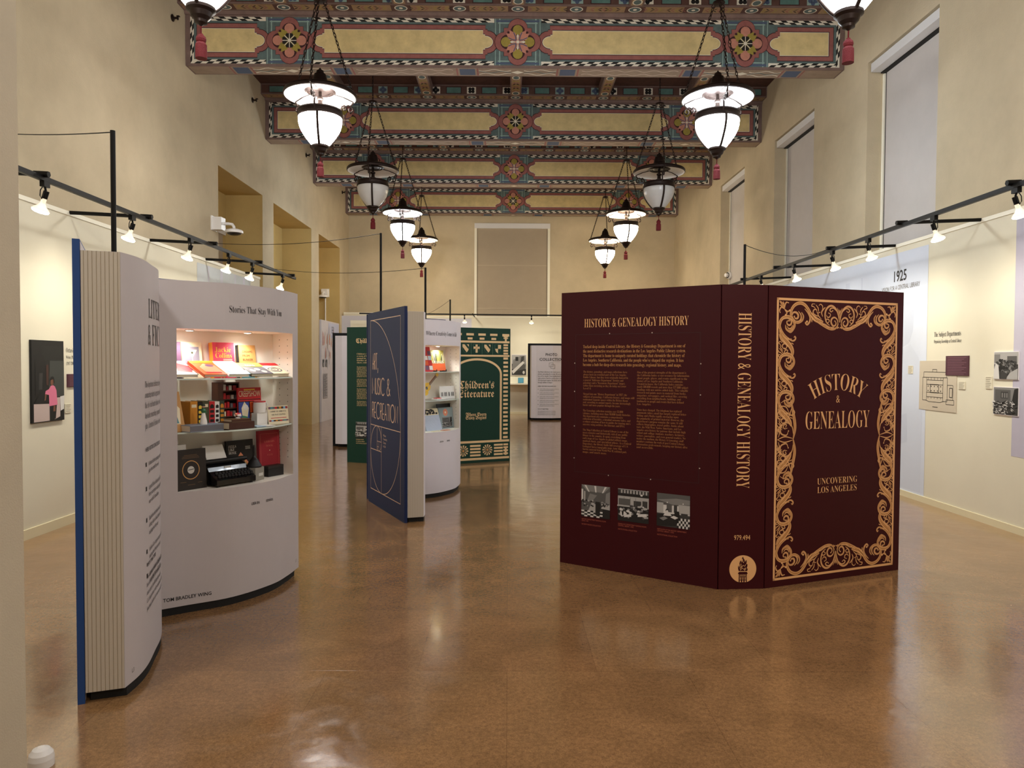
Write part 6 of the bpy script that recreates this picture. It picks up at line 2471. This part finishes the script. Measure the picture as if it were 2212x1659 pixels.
z = S2Z + .0425
b = MB()
b.lathe([(.022, z), (.023, z + .006), (.019, z + .03), (.013, z + .058), (.01, z + .07), (.013, z + .078)], wht, (c0.x, c0.y, 0), 12)
b.build('dress', root)
b = MB()
b.lathe([(.012, z + .074), (.016, z + .088), (.012, z + .1), (.006, z + .104)], mat('figurine_green', '#2F6E4A', .4), (c0.x, c0.y, 0), 12)
b.tube([c0 + Vector((0, 0, z + .096)), c0 + LT * .016 + Vector((0, 0, z + .088)), c0 + LT * .018 + Vector((0, 0, z + .07))], .004, mat('figurine_green', '#2F6E4A', .4), 6)
b.build('top', root)
b = MB()
b.sphere((c0.x, c0.y, z + .116), .011, mat('porcelain_pink', '#E6B8A4', .4), 10, 6)
b.lathe([(.0115, z + .116), (.012, z + .122), (.008, z + .13), (0, z + .131)], dkg, (c0.x, c0.y, 0), 10)
b.build('head', root)
flat_book('dark brown leather book lying flat, lower of two at the front of the middle shelf', .425, -.125, S2Z, .20, .12, .045, brown, .05, brown)
flat_book('thin olive brown book lying on top of the dark brown leather book', .45, -.115, S2Z + .0455, .135, .1, .02, col('old_olive', '#6A5232'), -.05, brown)
root = thing('flower_ornament', 'small pink and white flower ornament on the stacked brown books', 'ornament', LC.p(.50, -.08, S2Z + .066))
c0 = LC.p(.52, -.08, 0)
z = S2Z + .066
b = MB()
b.lathe([(.016, z), (.018, z + .004), (.006, z + .01)], wht, (c0.x, c0.y, 0), 10)
b.build('base', root)
b = MB()
for k in range(7):
    t = k * 2 * PI / 7
    b.sphere((c0.x + .016 * math.cos(t), c0.y + .016 * math.sin(t), z + .02 + .008 * (k % 2)), .009, (wht, salm)[k % 2], 8, 5)
b.sphere((c0.x, c0.y, z + .03), .009, pinkc, 8, 5)
b.build('petals', root)
root = thing('open_pamphlet', 'open pale pamphlet lying on the middle shelf in front of the mug', 'pamphlet', LC.p(.70, -.06, S2Z))
F = LC.frame(.645, -.115, S2Z + .001)
b = MB()
b.box(0, .075, 0, .004, -.10, 0, skyl, F)
b.box(.0755, .15, 0, .004, -.10, 0, wht, F)
b.build('leaves', root)
# --- case floor
for i, (s, d, w, h, l) in enumerate(((.135, .07, .055, .35, 'tall white box at the back left of the case floor'), (.10, .02, .11, .285, 'cream carton with grey lettering behind the square black record box'))):
    root = thing('carton', l, 'box', LC.p(s + w / 2, d, S0Z))
    F = LC.frame(s, d, S0Z)
    b = MB()
    b.box(0, w, 0, h, -.045, 0, wht if i == 0 else ltgray, F)
    b.build('body', root)
    if i:
        b = MB()
        text(b, F, 'TALES', .055, .235, 1, GREYINK, 'S', caph=.02, align='c', c=.001, width=.08)
        b.build('print', root)
def rec(d, F):
    d.ring(F, .105, .125, .06, .055, .001, tan, 30)
    d.disc(F, .105, .125, .024, .001, ltgray, 20)
    d.ribbon(F, [(.085, .125), (.125, .13)], .004, .0014, blk)
    for i, (a, w) in enumerate(((.06, .09), (.05, .11), (.045, .12))):
        d.rect(F, a, a + w, .218 - i * .009, .221 - i * .009, .001, col('bronze_line', '#6A5238'))
    for i, (a, w) in enumerate(((.03, .04), (.15, .03), (.08, .05))):
        d.rect(F, a, a + w, .05 - i * .01, .053 - i * .01, .001, col('bronze_line', '#6A5238'))
root = thing('record_box', 'square black box with a round copper emblem at the front left of the case floor', 'box', LC.p(.19, -.05, S0Z))
F = LC.frame(.116, -.022, S0Z, .05)
b = MB()
b.box(0, .212, 0, .255, -.03, 0, col('black_card', '#231D1A'), F)
b.build('body', root)
b = MB()
rec(b, F)
b.build('print', root)
# typewriter
tyx = .345
root = thing('typewriter', 'black portable typewriter with a sheet of paper on the case floor', 'typewriter', LC.p(.48, -.02, S0Z))
F = LC.frame(tyx, -.105, S0Z)
K = lambda prof, a0, a1, m: [m.prism(prof, a0, a1, blk_g, Frame(F(0, 0, 0), -F.n, F.v))]
blk_g = mat('glossy_black_enamel', '#0D0D10', .18, coat=.5)
TW = .295
b = MB()
prof = [(0, .012), (0, .045), (.02, .055), (.085, .095), (.10, .12), (.15, .135), (.195, .125), (.205, .10), (.205, .012)]
SF = Frame(F(0, 0, 0), -F.n, F.v)       # n = along the row
if SF.n.dot(F.u) < 0:
    b.prism(prof, -TW, 0, blk_g, SF)
else:
    b.prism(prof, 0, TW, blk_g, SF)
b.build('body', root)
b = MB()
KF = Frame(F(.02, .054, -.016), F.u, F.v * .04 - F.n * .066)
for r in range(4):
    for i in range(11):
        a = .008 + i * .0245 + (r % 2) * .007
        b.box(a, a + .017, .004 + r * .018, .017 + r * .018, 0, .007, col('key_grey', '#2E2C2C'), KF)
b.build('keyboard', root)['kind'] = 'stuff'
b = MB()
r0, r1 = F(-.02, .15, -.15), F(TW + .02, .15, -.15)
b.tube([r0, r1], .017, blk, 12)
for e, sg in ((r0, -1), (r1, 1)):
    b.tube([e, e + F.u * sg * .014], .013, blk, 10)
b.build('platen', root)
b = MB()
b.box(.12, .17, .105, .118, -.112, -.092, ltgray, F)
b.build('badge', root)
b = MB()
PF = Frame(F(.035, .165, -.162), F.u, F.v * .09 - F.n * .05)
b.box(0, .15, 0, .10, 0, .0015, wht, PF)
b.build('paper_sheet', root)
b = MB()
for a, d in ((.02, .02), (TW - .02, .02), (.02, .19), (TW - .02, .19)):
    p = F(a, 0, -d)
    b.lathe([(.009, S0Z), (.009, S0Z + .013)], blk, (p.x, p.y, 0), 8)
b.build('feet', root)
def triang(d, F):
    for i, r in enumerate(('FEELS', 'LIKE', 'HOME')):
        text(d, F, r, .014, .215 - i * .022, 1, wht, 'S', caph=.018, c=.001, sx=.75)
    d.poly(F, [(.022, .07), (.198, .07), (.11, .18)], .001, salm)
    d.poly(F, [(.045, .08), (.175, .08), (.11, .163)], .0014, tan)
    d.disc(F, .11, .108, .03, .0018, brown, 16, .022)
    d.disc(F, .11, .108, .012, .002, tan, 10)
    d.rect(F, .13, .21, .02, .055, .001, wht)
    text(d, F, '88', .17, .026, 1, blk, 'S', caph=.025, align='c', c=.0014)
    for i in range(3):
        d.rect(F, .15, .19, .215 - i * .008, .218 - i * .008, .001, ltgray)
book('black book with a copper triangle cover standing on the case floor', LC.frame(.59, .125, S0Z, .08), .215, .265, .02, blk, triang)
root = thing('pedestal_block', 'grey stone block at the front of the case floor beside the typewriter', 'block', LC.p(.70, -.05, S0Z))
F = LC.frame(.652, -.085, S0Z, 0, .35)
b = MB()
b.box(0, .105, 0, .09, -.085, 0, col('stone_grey', '#8E8A80', .8), F)
b.box(.04, .09, .03, .05, .0005, .0015, ltgray, F)
b.build('block', root)
root = thing('bell_ornament', 'dark bell-shaped ornament with a long handle on the grey stone block', 'ornament', F(.052, .0905, -.043))
p = F(.052, 0, -.043)
z = S0Z + .0905
b = MB()
b.lathe([(.05, z), (.051, z + .008), (.042, z + .024), (.028, z + .05), (.014, z + .066), (.009, z + .078)], blk, (p.x, p.y, 0), 18)
b.build('bell', root)
b = MB()
b.lathe([(.009, z + .078), (.008, z + .115), (.0055, z + .15), (0, z + .152)], blk, (p.x, p.y, 0), 12)
b.build('handle', root)
def redb(d, F):
    d.rect(F, .012, .168, .02, .022, .001, mat('gilt_line', '#C86A5A', .5))
    for q in ((.012, .014, .02, .25), (.166, .168, .02, .25)):
        d.rect(F, *q, .001, mat('gilt_line', '#C86A5A', .5))
    d.rect(F, .012, .168, .248, .25, .001, mat('gilt_line', '#C86A5A', .5))
    text(d, F, 'LIBRARY', .09, .185, 1, mat('gilt_line', '#C86A5A', .5), 'S', caph=.014, align='c', c=.001)
    text(d, F, 'BOOK', .09, .155, 1, mat('gilt_line', '#C86A5A', .5), 'S', caph=.014, align='c', c=.001)
    text(d, F, 'CLUB', .09, .09, 1, mat('gilt_line', '#C86A5A', .5), 'S', caph=.012, align='c', c=.001)
    d.disc(F, .09, .128, .004, .001, cream, 8)
book('tall crimson cloth book standing at the right of the case floor', LC.frame(.838, .11, S0Z + .045, .05), .18, .272, .03, maroon2, redb)
root = thing('book_rest', 'low white rest under the tall crimson book', 'riser', LC.p(.91, .1, S0Z))
F = LC.frame(.830, .10, S0Z)
b = MB()
b.box(0, .195, 0, .0445, -.07, .02, wht, F)
b.build('block', root)
root = thing('black_case', 'low black box in front of the tall crimson book', 'box', LC.p(.87, -.0, S0Z))
F = LC.frame(.825, .0, S0Z, 0, .1)
b = MB()
b.box(0, .145, 0, .055, -.06, 0, blk, F)
b.box(0, .145, .056, .075, -.06, 0, col('black_card', '#231D1A'), F)
b.build('body', root)

# --- Art case
def aframe(*k):
    return AC.frame(*k)
def abstract(d, F):
    for i in range(12):
        d.rect(F, .02 + (i % 3) * .07, .08 + (i % 3) * .07, .02 + (i // 3) * .06, .07 + (i // 3) * .06, .001, (red, wht, orange, purple, skyl)[i * 3 % 5])
def abook(label, F, w, h, t, m, art):
    return book(label, F, w, h, t, m, art)
abook('red patterned art book, cut off, on the upper shelf of the navy book', aframe(.34, .02, S1Z + .0, .2), .22, .30, .02, red, abstract)
def grasses(d, F):
    d.rect(F, 0, .27, .09, .25, .001, col('meadow', '#B0A24E'))
    rn = random.Random(4)
    for i in range(26):
        a = rn.random() * .24 + .01
        z0 = .09 + rn.random() * .05
        d.ribbon(F, [(a, z0), (a + .01, z0 + .06), (a + .03 * rn.random(), min(.245, z0 + .11))], .008, .0014 + i * .00002, rn.choice((olive, cream, dkg, yel)))
    text(d, F, 'GRASSES', .135, .085, 1, wht, 'S', caph=.035, align='c', c=.002, width=.22)
abook('orange and green grasses book on the navy display page, upper shelf', aframe(.585, .06, S1Z + .012, .2), .27, .25, .02, orange, grasses)
root = thing('plate_stand', 'small black stand under the grasses book', 'stand', AC.p(.6, .05, S1Z))
F = AC.frame(.595, .04, S1Z)
b = MB()
for a in (.03, .21):
    b.box(a, a + .012, 0, .011, -.08, .01, blk, F)
    b.box(a, a + .012, .0, .025, .012, .02, blk, F)
b.build('feet', root)
# ukulele lying on its side, neck up to the right
root = thing('ukulele', 'small yellow ukulele leaning on the middle shelf of the navy book case', 'ukulele', AC.p(.42, .03, S2Z))
U0 = AC.frame(.385, .03, S2Z + .004, .12)
ca, sa = math.cos(.62), math.sin(.62)
UF = Frame(U0(.0, .075, 0), U0.u * ca + U0.v * sa, U0.v * ca - U0.u * sa)
out = []
for i in range(40):
    t = 2 * PI * i / 40
    rr = .062 if math.cos(t) < 0 else .05
    w = 1 - .22 * math.exp(-((math.cos(t) - .15) / .22) ** 2)
    out.append((.09 + .098 * math.cos(t), rr * math.sin(t) * w * 1.15))
b = MB()
b.prism(out, -.035, 0, col('ukulele_yellow', '#F0C22E', .3), UF)
b.build('body', root)
b = MB()
b.disc(UF, .105, 0, .019, .001, blk, 18)
b.build('sound_hole', root)
b = MB()
b.box(.175, .345, -.012, .012, -.012, .004, col('neck_brown', '#7A4A24', .5), UF)
b.build('neck', root)
b = MB()
b.box(.345, .395, -.018, .018, -.012, .002, col('ukulele_yellow', '#F0C22E', .3), UF)
for a in (.355, .38):
    for s in (-1, 1):
        b.tube([UF(a, s * .018, -.005), UF(a, s * .03, -.005)], .004, ltgray, 6)
b.build('headstock', root)
b = MB()
for k in range(4):
    y = -.0075 + k * .005
    b.tube([UF(.045, y, .005), UF(.35, y, .006)], .0007, ltgray, 4)
b.box(.038, .046, -.022, .022, .0, .005, brown, UF)
b.build('strings', root)
root = thing('paper_keyboard', 'white folded card printed with piano keys on the middle shelf', 'card', AC.p(.82, .05, S2Z))
F = aframe(.72, .04, S2Z, .1)
b = MB()
b.box(0, .29, 0, .155, -.01, 0, wht, F)
b.build('card', root)
b = MB()
for i in range(14):
    b.rect(F, .012 + i * .0195, .0125 + i * .0195, .012, .08, .001, GREYINK)
for i in (0, 1, 3, 4, 5, 7, 8, 10, 11, 12):
    b.rect(F, .025 + i * .0195, .036 + i * .0195, .03, .08, .0014, blk)
b.build('key_print', root)
root = thing('sheet_music', 'pale folded sheets lying on the middle shelf beside the ukulele', 'paper', AC.p(.52, -.04, S2Z))
F = aframe(.53, -.06, S2Z + .0005)
b = MB()
b.box(0, .17, 0, .012, -.08, 0, wht, F)
b.box(.02, .1, .0125, .02, -.07, -.01, red, F)
b.build('sheets', root)
root = thing('silver_pouch', 'silver pouch with a black printed band standing on the case floor of the navy book', 'pouch', AC.p(.45, .0, S0Z))
F = aframe(.42, .0, S0Z + .0, .3)
b = MB()
b.box(0, .29, 0, .19, -.025, 0, mat('silver_fabric', '#B9C4D8', .3, metal=.4, bump=.8, bscale=25), F)
b.build('pouch', root)
b = MB()
b.box(0, .29, .19, .27, -.025, 0, cream, F)
rn = random.Random(9)
for i in range(30):
    a, z = .01 + rn.random() * .25, .195 + rn.random() * .055
    b.rect(F, a, a + .03, z, z + .018, .001 + i * .0001, blk)
b.build('printed_band', root)
def sleeve(d, F):
    d.rect(F, .01, .28, .01, .255, .001, col('cool_grey', '#8FA0A4'))
    d.disc(F, .135, .2, .045, .0014, salm, 24)
    d.disc(F, .135, .2, .014, .0018, cream, 12)
    photo_print(d, F, .06, .25, .015, .14, 'rubble', c=.002, seed=8)
root = thing('record_sleeve', 'grey record sleeve with a pink disc standing on the case floor of the navy book', 'record', AC.p(.8, .05, S0Z))
F = aframe(.735, .06, S0Z, .12)
b = MB()
b.box(0, .285, 0, .262, -.006, 0, col('sleeve_grey', '#7E8C90'), F)
b.build('sleeve', root)
b = MB()
sleeve(b, F)
b.build('print', root)
root = thing('record_sleeve', 'black record sleeve behind the grey one with the pink disc', 'record', AC.p(.86, .1, S0Z))
F = aframe(.76, .10, S0Z, .12)
b = MB()
b.box(0, .29, 0, .305, -.006, 0, blk, F)
b.build('sleeve', root)
root = thing('leaflet', 'row of cream leaflets along the front of the case floor of the navy book', 'leaflet', AC.p(.5, -.1, S0Z))
F = aframe(.42, -.12, S0Z + .0005)
b = MB()
b.box(0, .12, 0, .004, -.06, 0, cream, F)
b.build('sheet', root)
root = thing('leaflet', 'red-edged leaflet at the front right of the case floor of the navy book', 'leaflet', AC.p(.65, -.1, S0Z))
F = aframe(.60, -.12, S0Z + .0005)
b = MB()
b.box(0, .12, 0, .004, -.06, 0, salm, F)
b.build('sheet', root)
